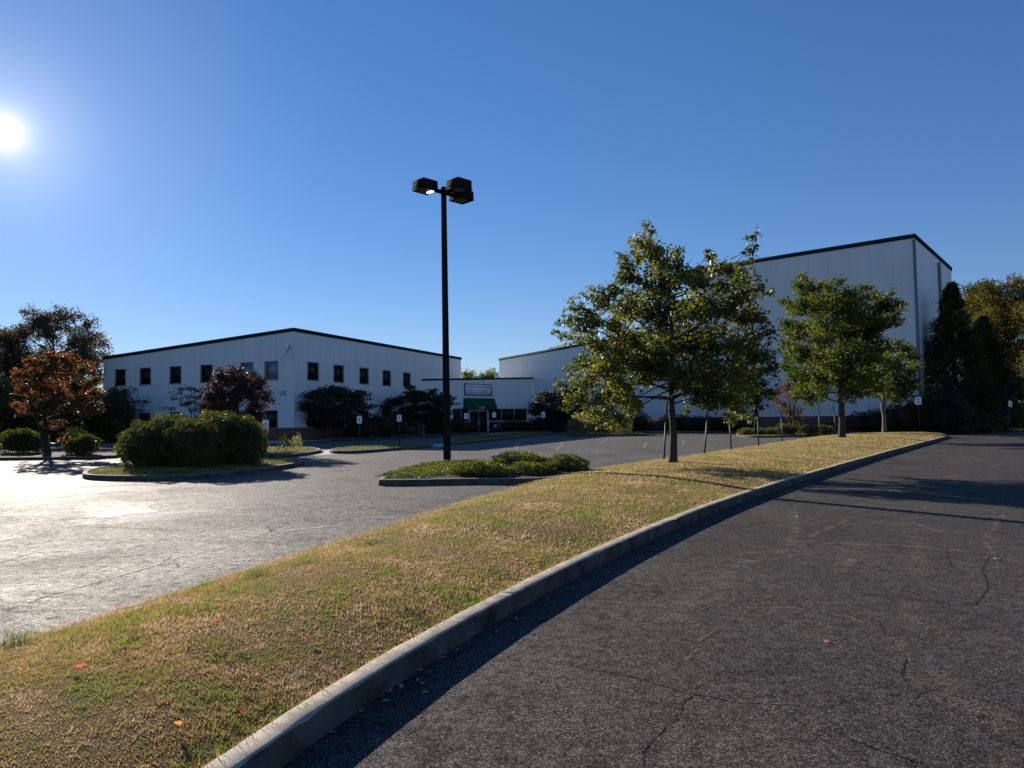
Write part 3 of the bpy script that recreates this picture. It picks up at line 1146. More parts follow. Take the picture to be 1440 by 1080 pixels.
# curved pipe lamp on the corner
u, z = face_hit(408, 491, PA, bL)
lampw = MB()
arc = [(-0.10 - 0.42 * (1 - math.cos(t)) * .5, u + 0.28 * math.cos(t * 1.0 + 0.9), z + 0.30 * math.sin(t + 0.9)) for t in np.linspace(0, 4.6, 14)]
lampw.tube(arc, 0.035, 6)
wl = lampw.build('wall_lamp', M['steel'], office, smooth=True)
s = MB()
s.tube([(arc[0][0] - .05, arc[0][1] - .12, arc[0][2] + .02), (arc[0][0] - .25, arc[0][1] - .2, arc[0][2] + .0)], [0.10, 0.13], 10)
s.build('lamp_shade', M['sign_white'], wl)

# --- warehouse on the right
PB = G(1297, 609.3)
v1 = Vector((-1120, 1000, 0)).normalized()
v2 = Vector((v1.y, -v1.x, 0))
ware = empty('warehouse', PB, math.atan2(v2.y, v2.x))
tag(ware, 'tall windowless pale grey metal-clad warehouse with dark blue-green roof edge', 'building')
_, z0t = face_hit(1293.5, 328, PB, v1)
uT, _ = face_hit(972, 400, PB, v1)
uq, zq = face_hit(1020, 371.5, PB, v1)
zT = z0t + (zq - z0t) * uT / uq
uE, zE = face_hit(1337.5, 376.5, PB, v2)
uL, zL = face_hit(702, 504.5, PB, v1)
um, zm = face_hit(832, 481, PB, v1)
zLT = zm + (zm - zL) * (um - uT) / (uL - um)
bzw = face_hit(1210, 584.5, PB, v1)[1]
mb = MB()
wall_face(mb, 'x', 0, uE, 0, z0t, zE)
wall_face(mb, 'y', 0, uT, 0, z0t, zT)
mb.poly([(0, uT, 0), (0, uT, zT), (uE, uT, zE + zT - z0t), (uE, uT, 0)])
mb.poly([(uE, 0, 0), (uE, uT, 0), (uE, uT, zE + zT - z0t), (uE, 0, zE)])
mb.build('wall', M['wall'], ware)
mb = MB()
mb.poly([(0.02, 0.02, z0t - .05), (uE - .02, 0.02, zE - .05), (uE - .02, uT - .02, zE + zT - z0t - .05), (0.02, uT - .02, zT - .05)])
mb.build('roof', M['roof'], ware)
mb = MB()
f = fmap('y')
mb2 = MB()
# lower wing, set flush with the tall hall
wall_face(mb, 'y', uT + .003, uL, 0, zLT, zL)
mb.poly([(0, uL, 0), (0, uL, zL), (uE, uL, zL), (uE, uL, 0)])
mb.build('wing_wall', M['wall'], ware)
mb = MB()
mb.poly([(0.02, uT + .01, zLT - .05), (uE, uT + .01, zLT - .05), (uE, uL - .02, zL - .05), (0.02, uL - .02, zL - .05)])
mb.build('wing_roof', M['roof'], ware)
mb = MB()
trim(mb, 'x', -0.1, uE + .1, z0t, zE, 0.38)
trim(mb, 'y', 0.253, uT + .02, z0t - .001, zT, 0.38)
trim(mb, 'y', uT + .03, uL + .05, zLT, zL, 0.3)
mb.build('eave_trim', M['trim'], ware)
mb = MB()
fbox(mb, 'y', -0.02, uL, -0.06, -0.005, 0, bzw)
fbox(mb, 'x', -0.004, uE, -0.06, -0.005, 0, bzw)
mb.build('brick_base', M['brick'], ware)
mb = MB()
mb.box(-0.05, 0.16, -0.05, 0.16, bzw + .01, z0t - .47)
mb.build('corner_trim', M['corner'], ware)
ud = face_hit(1319, 380, PB, v2)[0]
mb = MB()
mb.tube([(ud, -0.14, bzw + .2), (ud, -0.14, zE - .5)], 0.13, 8)
mb.build('downspout', M['corner'], ware)
# pale vent pipe standing on the roof
uv, _ = face_hit(995, 370, PB, v1)
mb = MB()
zv = zT - .1
mb.tube([(0.9, uv - .1, zv), (0.9, uv - .1, zv + 1.15)], 0.22, 12)
mb.tube([(0.9, uv - .1, zv + 1.15), (0.9, uv - .1, zv + 1.3)], [0.32, 0.26], 12)
mb.build('vent_pipe', M['galv'], ware)

# --- low entry block between the two
uc, zc0 = face_hit(593, 533.3, PA, aL)
PC = PA + aL * uc
ur, zc1 = face_hit(749.5, 531, PB, v1)
PD = PB + v1 * ur
cdir = (PD - PC)
cdir.z = 0
LC = cdir.length
cdir.normalize()
entry = empty('entry_building', PC, math.atan2(cdir.y, cdir.x))
tag(entry, 'low pale entrance block with green awning and glazed doors between two larger buildings', 'building')


def eh(px, py):
    return face_hit(px, py, PC, cdir)


LCf = LC - 0.05
ed = eh(660.5, 578), eh(686, 604)
dz1 = ed[0][1]
du0, du1 = ed[0][0], ed[1][0]
su0, su1 = eh(637, 576)[0], eh(741, 576)[0]
sz1 = eh(720, 574.5)[1]
sz0 = eh(720, 592)[1]
lo = [(su0, du0 - .12, sz0, sz1), (du0, du1, 0.02, sz1), (du1 + .12, su1, sz0, sz1)]
mb = MB()
wall_face(mb, 'x', 0.0, LCf, 0, zc0, zc1, lo, 0.2)
mb.build('wall', M['wall'], entry)
mb = MB()
mb.poly([(0, 0.02, zc0 - .05), (LCf, 0.02, zc1 - .05), (LCf, 7, zc1 - .05), (0, 7, zc0 - .05)])
mb.build('roof', M['roof'], entry)
mb = MB()
trim(mb, 'x', 0.0, LCf, zc0, zc1, 0.2, 0.08)
mb.build('eave_trim', M['trim'], entry)
mb = MB()
for (a, b) in ((0.3, du0 - .12), (du1 + .12, su1)):
    mb = MB()
    fbox(mb, 'x', a + .01, b - .01, -0.06, -0.005, 0, sz0 - .03)
    mb.build('brick_base', M['brick'], entry)


def glazing(name, u0, u1, z0, z1, n, mat):
    mb = MB()
    w = 0.07
    fbox(mb, 'x', u0, u1, 0.02, 0.14, z1 - w, z1)
    fbox(mb, 'x', u0, u1, 0.02, 0.14, z0, z0 + w)
    for i in range(n + 1):
        c = u0 + (u1 - u0) * i / n
        c = min(max(c, u0 + w / 2), u1 - w / 2)
        fbox(mb, 'x', c - w / 2, c + w / 2, 0.021, 0.139, z0 + w, z1 - w)
    fr = mb.build(name, M[mat], entry)
    for i in range(n):
        p = MB()
        a, b = u0 + (u1 - u0) * i / n, u0 + (u1 - u0) * (i + 1) / n
        fbox(p, 'x', a + .05, b - .05, 0.08, 0.095, z0 + .05, z1 - .05)
        p.build('pane', M['glass_dark'], fr)
    return fr


glazing('window', lo[0][0], lo[0][1], sz0, sz1, 2, 'frame')
glazing('window', lo[2][0], lo[2][1], sz0, sz1, 3, 'door_frame')
dr = glazing('door', du0, du1, 0.03, dz1, 2, 'door_frame')
mb = MB()
mid = (du0 + du1) / 2
mb.box(mid - .16, mid - .12, -0.03, 0.02, 0.9, 1.3)
mb.box(mid + .12, mid + .16, -0.03, 0.02, 0.9, 1.3)
mb.build('handle', M['galv'], dr)
# awning: sloped canvas on a frame with valance
(ua, za1), (ub, za0) = eh(651.5, 559.5), eh(695.2, 576)
mb = MB()
out = 0.5
prof = [(-0.02, za1), (-out * .55, za1 - .42 * (za1 - za0)), (-out, za0 + .32 * (za1 - za0)), (-out, za0)]
for i in range(3):
    (d0, z0), (d1, z1) = prof[i], prof[i + 1]
    mb.poly([(ua, d0, z0), (ua, d1, z1), (ub, d1, z1), (ub, d0, z0)])
for uu in (ua, ub):
    mb.poly([(uu, d, z) for d, z in prof] + [(uu, -0.02, za0)])
aw = mb.build('awning', M['awning'], entry)
text('110', aw, 'white_letter', 0.75, ((ua + ub) / 2, -out - .012, za0 + .07), 'lettering', 0.30, 0, 0.02)

# sign board over the awning
(us0, zs1), (us1, zs0) = eh(653.3, 540.3), eh(690.6, 555.6)
sb = empty('wall_sign', PC + cdir * ((us0 + us1) / 2) + Vector((0, 0, zs0)), math.atan2(cdir.y, cdir.x))
tag(sb, 'white rectangular name board with blue border and blue lettering above the green awning', 'sign')
w2, hs = (us1 - us0) / 2, zs1 - zs0
mb = MB()
mb.box(-w2, w2, -0.10, -0.01, 0, hs)
mb.build('board', M['sign_white'], sb)
mb = MB()
t = 0.085
mb.box(-w2 - t, w2 + t, -0.13, -0.012, hs, hs + t)
mb.box(-w2 - t, w2 + t, -0.13, -0.012, -t, 0)
mb.box(-w2 - t, -w2, -0.13, -0.012, 0.001, hs - .001)
mb.box(w2, w2 + t, -0.13, -0.012, 0.001, hs - .001)
mb.build('border', M['blue_letter'], sb)
text('Delaware State News', sb, 'blue_letter', w2 * 1.86, (0, -0.104, hs * 0.66), 'lettering', hs * .20, 0, .004)
text('Delaware Printing Co.', sb, 'blue_letter', w2 * 1.40, (0, -0.104, hs * 0.37), 'lettering', hs * .16, 0, .002)
text('Independent Newsmedia Inc. USA', sb, 'blue_letter', w2 * 1.84, (0, -0.104, hs * 0.12), 'lettering', hs * .085, 0, .0)

# walks and beds along the buildings
sheet('sidewalk', [gp(366, 625), gp(470, 619.8), gp(520, 616.2), gp(520, 614.8), gp(468, 617.3), gp(366, 621)], 0.05, 'walk')
bedp = [gp(474, 619.6), gp(560, 615.4), gp(640, 611.7), gp(690, 609.8), (PC + cdir * (du0 - .8)).xy, (PC + cdir * 0.5).xy, (PA + aL * 12).xy, (PA + aL * 2.5).xy]
bedp[4] = tuple((PC + cdir * (du0 - .8) + Vector((0.3, -0.6, 0))).xy)
bedp[5] = tuple((PC + cdir * 0.5 + Vector((0.3, -0.6, 0))).xy)
bedp[6] = tuple((PA + aL * 12 - bL * 0.3).xy)
bedp[7] = tuple((PA + aL * 2.5 - bL * 0.3).xy)
island('planting_bed', bedp, 'mulch', 0.12, 0.04, 0, grass=14, gl=.12, gw=.05)
e0 = PC + cdir * (du0 - .5)
e1 = PC + cdir * (du1 + .8)
sheet('sidewalk', [tuple(e0.xy), tuple(e1.xy), gp(752, 608.5), gp(690, 611.3)], 0.03, 'walk')
bedq = [tuple((PC + cdir * (du1 + 1.0) + Vector((0.3, -0.7, 0))).xy), gp(757, 608.0), gp(790, 606.5), gp(800, 604), tuple((PB + v1 * (ur - 6) + Vector((-.5, -.5, 0))).xy), tuple((PC + cdir * (LC - .5) + Vector((0, -.7, 0))).xy)]
island('planting_bed', bedq, 'mulch', 0.12, 0.04, 0, grass=10, gl=.12, gw=.05)
nW = Vector((-v1.y, v1.x, 0))
if nW.y > 0:
    nW = -nW
b0, b1 = PB + v1 * 1 + nW * 0.3, PB + v1 * (ur - 9) + nW * .3
island('planting_bed', [tuple((b0 + nW * 3.2).xy), tuple((b1 + nW * 3.2).xy), tuple(b1.xy), tuple(b0.xy)], 'turf', 0.12, 0.04, 0, grass=40, gl=.1, gw=.04)
island('planting_island', [gp(797, 612.3), gp(850, 613.8), gp(898, 612.8), gp(903, 610.5), gp(860, 608.2), gp(800, 608.0)], 'turf', 0.13, 0.06, 3, grass=60, gl=.1, gw=.035)
island('planting_island', [gp(1037, 613.5), gp(1060, 615.6), gp(1110, 614.6), gp(1168, 611.5), gp(1172, 608.5), gp(1110, 608.5), gp(1045, 610)], 'turf', 0.13, 0.06, 3, kmat='concrete', grass=80, gl=.1, gw=.03)
tag(gm.build('grass', [M['grass'], M['grass_green']]), 'short patchy green and straw-brown grass on the islands', 'grass', kind='stuff')

# ------------------------------------------------------------------ parking lines and cracks
def line_strip(mb, pts, w, z, jitter=0.0, taper=False):
    P = [Vector((p[0], p[1], 0)) for p in pts]
    if jitter:
        Q = []
        for i in range(len(P) - 1):
            k = max(2, int((P[i + 1] - P[i]).length / (jitter * 1.5)))
            for j in range(k):
                p = P[i].lerp(P[i + 1], j / k)
                Q.append(p + Vector((random.gauss(0, 1), random.gauss(0, 1), 0)) * jitter * 0.5)
        Q.append(P[-1])
        P = Q
    n = len(P)
    A, B = [], []
    for i in range(n):
        t = (P[min(n - 1, i + 1)] - P[max(0, i - 1)]).normalized()
        s = Vector((-t.y, t.x, 0))
        ww = w * (random.uniform(0.25, 1.2) if jitter else 1)
        if taper and (i == 0 or i == n - 1):
            ww *= 0.1
        A.append(P[i] + s * ww / 2)
        B.append(P[i] - s * ww / 2)
    V = [(p.x, p.y, z) for p in A] + [(p.x, p.y, z) for p in B]
    mb.add(V, [(i, n + i, n + i + 1, i + 1) for i in range(n - 1)])


M['line'] = plain('worn_line_paint', (0.19, 0.185, 0.18), 0.7, 0.5, 9, 0.3, 90, 0.3)
M['crack'] = plain('crack_tar', (0.006, 0.0055, 0.005), 0.95, 0.2, 20, 0, 40, 0.1)
M['silt'] = plain('crack_silt', (0.24, 0.205, 0.16), 0.95, 0.45, 14, 0.4, 90, 0.1)
mb = MB()
for a, b in (((515, 727.5), (572, 729)), ((403, 747), (482, 738.5)), ((845.5, 623.5), (854.5, 617.5)), ((727, 631.5), (731.5, 618)), ((723.5, 629), (727, 620)), ((719, 616.8), (736, 616.2)), ((782, 633), (793, 622)),
             ((905, 630), (910, 622)), ((960, 626), (962, 619)), ((620, 700), (668, 700.5)), ((560, 640), (512, 642))):
    line_strip(mb, [gp(*a), gp(*b)], 0.09, 0.005)
structure(mb.build('parking_lines', M['line']))

C6 = lambda *q: [gp(900 + x / 2.667, 780 + y / 2.667) for x, y in q]
C5 = lambda *q: [gp(400 + x / 2.88, 780 + y / 2.88) for x, y in q]
C4 = lambda *q: [gp(840 + x / 2.4, 560 + y / 2.4) for x, y in q]
C2 = lambda *q: [gp(x / 3.43, 620 + y / 3.43) for x, y in q]
mb, ms = MB(), MB()


def flakes(mb, pts, w, dens=1.0):
    """grains of pale silt scattered along a worn streak"""
    P = [Vector((p[0], p[1], 0)) for p in pts]
    for i in range(len(P) - 1):
        L = (P[i + 1] - P[i]).length
        t = (P[i + 1] - P[i]).normalized()
        s = Vector((-t.y, t.x, 0))
        n = int(L * 720 * dens * max(1, w / .04))
        ph = random.uniform(0, 9)
        for k in range(n):
            u = random.random()
            if math.sin(u * L * 7 + ph) + math.sin(u * L * 17.3 + ph * 2) < random.uniform(-1.6, 1.2):
                continue
            c = P[i] + t * (u * L) + s * (random.gauss(0, w * .55) + .02 * math.sin(u * L * 5 + ph))
            r = random.uniform(.002, .0055) * (1 + c.y * .07)
            a0 = random.uniform(0, 6.28)
            V = [(c.x + math.cos(a0 + a) * r * random.uniform(.5, 1.2), c.y + math.sin(a0 + a) * r * random.uniform(.5, 1.2), 0.0065) for a in (0, 1.26, 2.5, 3.77, 5.0)]
            mb.add(V, [(0, 1, 2, 3, 4)])


for p, w in ((C6((-150, 430), (0, 468), (150, 515), (250, 535), (380, 562), (460, 562), (600, 572)), .016), (C6((200, 527), (160, 560), (140, 620), (80, 670), (30, 720), (5, 800)), .013),
             (C6((730, 672), (830, 710), (900, 738), (1000, 768), (1090, 800)), .017), (C6((1000, 392), (980, 450), (992, 478)), .014), (C6((915, 300), (1000, 282)), .008),
             (C5((980, 432), (1050, 440), (1150, 452), (1280, 475), (1440, 505)), .010), (C6((1020, 560), (1060, 520), (1130, 505)), .007), (C6((600, 572), (690, 578), (750, 560), (870, 543), (1020, 520)), .007), (C6((1000, 478), (1040, 520), (1020, 570)), .006), (C6((-150, 430), (-260, 410), (-420, 395), (-560, 402)), .008), (C6((1090, 800), (1180, 830)), .012),
             (C4((840, 420), (930, 415), (1080, 402)), .012), (C4((1180, 512), (1190, 560), (1240, 600), (1330, 610)), .012), (C4((1340, 440), (1400, 470), (1440, 480)), .014), (C4((1330, 522), (1300, 580), (1320, 640), (1280, 700)), .012), (C4((600, 520), (560, 560), (440, 580), (330, 600)), .008)):
    line_strip(mb, p, w * .7, 0.006, 0.012, True)
for p, w in ((C2((130, 790), (200, 758), (450, 690), (770, 600), (830, 560)), .022), (C2((830, 575), (1120, 510), (1300, 440), (1400, 390)), .02), (C2((350, 412), (640, 422), (900, 432)), .035),
             (C2((0, 590), (160, 540), (330, 530)), .03), (C2((320, 570), (600, 560), (720, 545)), .02), (C2((0, 400), (250, 385), (440, 372)), .03), (C2((640, 290), (900, 285), (1040, 275)), .03),
             (C2((770, 602), (850, 590), (860, 610)), .015), (C2((1290, 410), (1310, 440)), .03)):
    line_strip(mb, p, w * .8, 0.002, 0.02, True)
structure(mb.build('road_cracks', M['crack']))
for p, w in ((C4((760, 490), (850, 494), (940, 497), (1040, 500), (1180, 512), (1330, 522)), .05), (C4((490, 528), (560, 522), (660, 519)), .05), (C4((1060, 418), (1110, 435), (1160, 455)), .05),
             (C4((820, 590), (840, 570), (870, 545)), .05), (C4((1350, 540), (1390, 545), (1420, 556)), .08), (C4((820, 492), (940, 497)), .09), (C4((720, 470), (780, 440), (840, 415)), .04),
             (C6((440, 552), (480, 556)), .04), (C4((1310, 460), (1330, 530), (1350, 540)), .03), (C4((1370, 395), (1340, 440), (1310, 470)), .04),
             (C6((745, 225), (800, 245), (880, 265)), .02), (C6((370, 185), (400, 200), (520, 198), (660, 212)), .012), (C6((180, 400), (230, 330), (290, 290)), .012)):
    flakes(ms, p, w)
for p, w, d in ((C4((660, 380), (672, 430), (655, 480), (620, 520)), .09, .5), (C4((1180, 270), (1215, 258)), .1, .5), (C4((930, 420), (1080, 400)), .08, .4), (C4((500, 600), (440, 640), (330, 610)), .10, .4),
                (C6((120, 270), (160, 200), (230, 140), (400, 20)), .10, .5), (C6((1020, 180), (1040, 260), (1130, 290), (1250, 340)), .12, .4), (C6((1130, 440), (1230, 560), (1280, 640)), .12, .4),
                (C5((1040, 430), (1130, 600), (1100, 760)), .20, .25), (C6((500, 560), (640, 620), (730, 680)), .06, .5), (C6((920, 310), (980, 360), (1000, 400)), .05, .6),
                (C4((1090, 470), (1080, 540), (1100, 600)), .12, .4)):
    flakes(ms, p, w, d)
structure(ms.build('silt_streaks', M['silt']))
#PART3
# ------------------------------------------------------------------ lamp posts
M['glint'], _nt, _b = newmat('lens_glint')
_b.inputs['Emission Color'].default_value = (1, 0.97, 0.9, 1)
_b.inputs['Emission Strength'].default_value = 6.0  # emission stands in for the sun glinting off a lens


def lamp_post(loc, label):
    root = empty('lamp_post', loc)
    tag(root, label, 'lamp post', 'lamp posts')
    mb = MB()
    hh = 9.35
    a, b = 0.115, 0.085
    V = [(sx * r, sy * r, z) for z, r in ((0.0, a), (hh, b)) for sx, sy in ((-1, -1), (1, -1), (1, 1), (-1, 1))]
    mb.add(V, [(0, 1, 5, 4), (1, 2, 6, 5), (2, 3, 7, 6), (3, 0, 4, 7), (4, 5, 6, 7)])
    mb.build('pole', M['bronze'], root)
    mb = MB()
    mb.box(-.2, .2, -.2, .2, -0.02, 0.03)
    mb.box(-.15, .15, -.15, .15, 0.03, 0.10)
    mb.build('base_plate', M['bronze'], root)
    mb = MB()
    mb.tube([(0, 0, hh), (0, 0, hh + .06), (0, 0, hh + .10)], [0.11, 0.10, 0.03], 8)
    mb.build('cap', M['bronze'], root)
    for k, ang in enumerate((225, 315, 45)):
        R = Matrix.Rotation(math.radians(ang), 4, 'Z')
        ar = MB()
        ar.box(0.08, 0.52, -0.04, 0.04, hh - .17, hh - .05, 0, R)
        ar.build('arm', M['bronze'], root)
        hd = MB()
        s, c0 = 0.30, 0.80
        z0, z1 = hh - .20, hh + .09
        hd.box(c0 - s, c0 + s, -s, s, z0, z1, 0, R)
        hd.box(c0 - s + .03, c0 + s - .03, -s + .03, s - .03, z1, z1 + .02, 0, R)
        # rim under the box
        for q in ((c0 - s - .008, c0 + s + .008, -s - .008, -s + .04), (c0 - s - .008, c0 + s + .008, s - .04, s + .008),
                  (c0 - s - .008, c0 - s + .04, -s + .04, s - .04), (c0 + s - .04, c0 + s + .008, -s + .04, s - .04)):
            hd.box(q[0], q[1], q[2], q[3], z0 - .035, z0 + .03, 0, R)
        h = hd.build('lamp_head', M['bronze'], root)
        ln = MB()
        c = R @ Vector((c0, 0, 0))
        ln.tube([(c.x, c.y, z0 - .012), (c.x, c.y, z0 - .002)], 0.22, 20)
        ln.build('lens', M['lens'], h)
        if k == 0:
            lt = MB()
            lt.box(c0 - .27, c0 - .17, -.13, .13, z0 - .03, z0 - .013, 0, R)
            lt.build('glint_strip', M['glint'], h)  # glowing strip drawn as the sun's reflection on this lens
    return root


lp = G(629, 658.3)
L1 = lamp_post((lp.x, lp.y, 0.13), 'tall dark bronze lamp post with three square heads in the shrub-filled island')
L1.rotation_euler = (0, math.radians(-0.35), 0)
q = at(1063, 601, 57)
L2 = copy_thing(L1, (q.x, 57, 0.13))
tag(L2, 'slim dark lamp post mostly hidden by the leafy crown of the largest tree', 'lamp post', 'lamp posts')

# ------------------------------------------------------------------ sign posts
def u_channel(mb, h, w=0.055, z0=-0.05):
    mb.box(-w / 2, w / 2, 0.0, 0.006, z0, h)
    mb.box(-w / 2, -w / 2 + .006, 0.006, 0.034, z0, h)
    mb.box(w / 2 - .006, w / 2, 0.006, 0.034, z0, h)


def parking_sign(px, Y, ztop, label, z0=0.14, w=0.30, h=0.45, cat='sign', group='small white signs on posts', marks=1, rz=0.0, back=False, tilt=0.0):
    X = xat(px, Y)
    root = empty('sign_post', (X, Y, z0), rz)
    root.rotation_euler = (0, tilt, rz)
    tag(root, label, cat, group)
    mb = MB()
    ht = ztop - z0
    u_channel(mb, ht - .05)
    mb.build('post', M['steel'], root)
    mb = MB()
    c = 0.03
    zb = ht - h
    out = [(-w / 2 + c, zb), (w / 2 - c, zb), (w / 2, zb + c), (w / 2, ht - c), (w / 2 - c, ht), (-w / 2 + c, ht), (-w / 2, ht - c), (-w / 2, zb + c)]
    V = [(x, -0.012, z) for x, z in out] + [(x, -0.002, z) for x, z in out]
    mb.add(V, [list(range(8)), list(range(8, 16))[::-1]])
    mb.add(V, [(i, i + 8, (i + 1) % 8 + 8, (i + 1) % 8) for i in range(8)])
    pn = mb.build('panel', M['sign_back' if back else 'sign_white'], root)
    mk = MB()
    if marks == 1:
        mk.box(-.03, .03, -0.0145, -0.0125, zb + .14, zb + .34)
    elif marks == 4:
        for zz, ww, hh in ((.36, .15, .05), (.245, .13, .035), (.15, .12, .035)):
            mk = MB()
            mk.box(-ww, ww, -0.0145, -0.0125, zb + zz, zb + zz + hh)
            mk.build('marking', M['sign_mark'], pn)
    if marks == 1:
        mk.build('marking', M['sign_mark'], pn)
    return root


parking_sign(373.5, 34.0, 1.72, 'white sign on a post at the right end of the clipped hedge', w=.31, h=.46)
parking_sign(505.5, 42.5, 1.92, 'white sign on a post above the sunlit end of the grass strip')
parking_sign(561.5, 47.0, 2.0, 'white sign on a post between the two dark spreading evergreens')
parking_sign(655.5, 57.0, 2.15, 'white sign on a post to the left of the glazed entrance doors')
parking_sign(695.0, 61.5, 2.25, 'white sign on a post to the right of the glazed entrance doors')
parking_sign(764.5, 72.0, 2.35, 'white sign on a post beside the dark evergreen right of the entrance', h=.6, w=.34)
parking_sign(1292.5, 57.0, 3.05, 'white sign with dark lines in front of the dark hedge by the warehouse corner', z0=0.0, w=.5, h=.62, marks=4, group='road signs by the drive')
parking_sign(1416, 58.0, 2.75, 'tilted grey sign in the shade of the trees beyond the drive', z0=0.0, w=.55, h=.5, marks=0, rz=0.5, back=True, tilt=0.25, group='road signs by the drive')

stakes = [(934, 646, 940.6, 563, 'leaning dark steel stake hard against the trunk of the largest tree'),
          (991, 638, 999.6, 566, 'most strongly leaning dark steel stake, in the open right of the largest tree'),
          (1028.5, 631.8, 1027.5, 567, 'upright dark steel stake next to the strongly leaning stake'),
          (1067, 626.8, 1067.7, 564, 'dark steel stake in front of the half-hidden lamp post'),
          (1100, 621, 1100, 567, 'dark steel stake left of the reddish multi-stemmed tree'),
          (1126.7, 615.6, 1123, 572, 'slightly leaning dark steel stake in front of the reddish multi-stemmed tree'),
          (1152.7, 612.2, 1152.7, 564, 'thin dark steel stake between the reddish tree and the second tree'),
          (1176, 609, 1172.5, 565, 'thin dark steel stake just behind the trunk of the second tree')]
for (bx, by, tx, ty, lab) in stakes:
    p = G(bx, by, 0.16)
    s = p.y / 1000
    ht = (by - ty) * s
    st = MB()
    u_channel(st, ht * 0.62, 0.06, -0.05)
    st.box(-.035, .035, -0.008, -0.002, ht * .55, ht)
    for k in range(9):
        st.box(-.008, .008, -.0095, -.0075, ht * (.60 + .042 * k), ht * (.60 + .042 * k) + .016)
    o = st.build('steel_stake', M['steel'])
    o.location = (p.x, p.y, 0.15)
    o.rotation_euler = (random.uniform(-.03, .03), (tx - bx) / (by - ty) - 0.012, random.uniform(-.4, .4))
    tag(o, lab, 'stake', 'row of bare steel sign stakes')

# small dark bin by the doors
tb = empty('trash_bin', PC + cdir * (du1 + .55) + Vector((0.35, -0.75, 0.03)), math.atan2(cdir.y, cdir.x))
tag(tb, 'dark square bin with a pale label just right of the entrance doors', 'bin')
mb = MB()
mb.box(-.3, .3, -.3, .3, 0, 1.15)
mb.box(-.33, .33, -.33, .33, 1.15, 1.27)
mb.build('body', M['bin'], tb)
mb = MB()
mb.box(-.17, .17, -.312, -.302, .72, .95)
mb.build('label_plate', M['sign_white'], tb)

# ------------------------------------------------------------------ the trees on the lawn
Y1 = 21.6
x1 = xat(945, Y1)
spec = [(910, 322, 11), (903, 345, 20), (925, 362, 26), (948, 352, 15), (872, 360, 12), (890, 362, 12), (885, 385, 24), (925, 398, 32), (957, 385, 24), (985, 392, 22), (999, 358, 11), (1006, 378, 16), (1020, 398, 20),
        (1062, 327, 9), (1057, 346, 10), (1058, 365, 9), (1052, 385, 17), (1045, 408, 24), (1075, 407, 11), (1085, 409, 7),
        (803, 440, 13), (784, 470, 9), (812, 425, 16), (838, 418, 20), (856, 412, 14), (820, 452, 20), (848, 450, 26), (790, 452, 10), (800, 474, 12), (826, 472, 15), (864, 402, 12),
        (885, 430, 32), (930, 440, 36), (972, 432, 34), (1010, 432, 30), (1048, 440, 24), (1073, 442, 13), (878, 475, 32), (922, 488, 36), (964, 482, 38), (1004, 482, 36), (1045, 480, 28), (1070, 492, 18),
        (838, 505, 22), (852, 528, 26), (818, 532, 18), (786, 540, 10), (806, 553, 20), (838, 562, 24), (868, 548, 28), (832, 585, 18), (858, 588, 17), (792, 574, 8), (900, 525, 28), (884, 570, 20), (815, 508, 14), (875, 595, 10),
        (962, 528, 28), (1003, 525, 36), (1042, 528, 32), (1078, 525, 18), (1091, 516, 10), (1000, 558, 24), (1038, 562, 25), (1070, 558, 18), (1028, 588, 12), (985, 556, 18), (948, 545, 14), (1052, 585, 10), (965, 575, 8), (832, 488, 18), (862, 502, 24), (846, 516, 18), (802, 520, 11), (1030, 378, 13), (1040, 388, 14), (1022, 372, 9), (905, 505, 26), (935, 518, 22), (1052, 505, 22), (1080, 470, 16), (1088, 495, 12), (1083, 548, 13)]
cl = px_clumps(Y1, spec, 1.2, 1, 0.9)
big = [s for s in spec if s[2] > 18 and 860 < s[0] < 1060]
cl += px_clumps(Y1, [(x, y, r * .8) for x, y, r in big], 2.7, 1, 0.9)
random.seed(3)
T1 = tree('leafy_tree', 'largest leafy tree on the near lawn with dark trunk and olive leaves', 'tree', (x1, Y1, lawn_z(x1, Y1)), cl, 6.6, 1.75, 0.122, 'pear', 0.122, 0.62, 2.6, wood_every=2,
          group='trees on the lawn', twigs=7)

Y2 = 44.0
p2 = G(1183, 615.5, 0.2)
x2 = xat(1183, Y2)
spec2 = [(1128, 390, 8), (1124, 405, 14), (1145, 400, 12), (1165, 402, 14), (1182, 394, 8), (1198, 408, 14), (1218, 402, 8), (1215, 420, 16), (1258, 410, 6), (1255, 428, 13), (1270, 432, 9), (1240, 432, 15),
         (1105, 425, 9), (1120, 430, 18), (1148, 430, 24), (1178, 430, 26), (1208, 445, 24), (1240, 450, 18), (1262, 448, 12), (1103, 455, 12), (1125, 462, 20), (1155, 465, 26), (1190, 468, 26), (1222, 470, 18),
         (1105, 485, 12), (1122, 495, 18), (1150, 500, 26), (1185, 505, 28), (1218, 505, 22), (1245, 492, 12), (1108, 515, 12), (1125, 528, 18), (1150, 535, 22), (1185, 535, 24), (1215, 530, 20), (1120, 553, 12), (1140, 560, 14), (1195, 555, 14), (1215, 552, 11), (1160, 555, 10), (1140, 415, 16), (1190, 425, 18), (1232, 415, 12), (1246, 425, 12), (1228, 455, 18), (1236, 485, 16), (1110, 470, 14), (1112, 500, 14), (1170, 518, 20), (1200, 540, 16), (1132, 545, 14), (1205, 490, 20)]
cl = px_clumps(Y2, spec2, 2.4, 1, 0.9, 0.25) + px_clumps(Y2, [(x, y, r * .85) for x, y, r in spec2 if r > 17], 3.6, 1, 0.9)
random.seed(5)
T2 = tree('leafy_tree', 'bushy green tree near the far end of the lawn in front of the warehouse', 'tree', (x2, Y2, lawn_z(x2, Y2) - .02), cl, 8.2, 2.0, 0.21, 'green', 0.17, 0.62, 3.4, wood_every=2,
          group='trees on the lawn', twigs=6)
Y3 = 56.0
x3 = xat(1243, Y3)
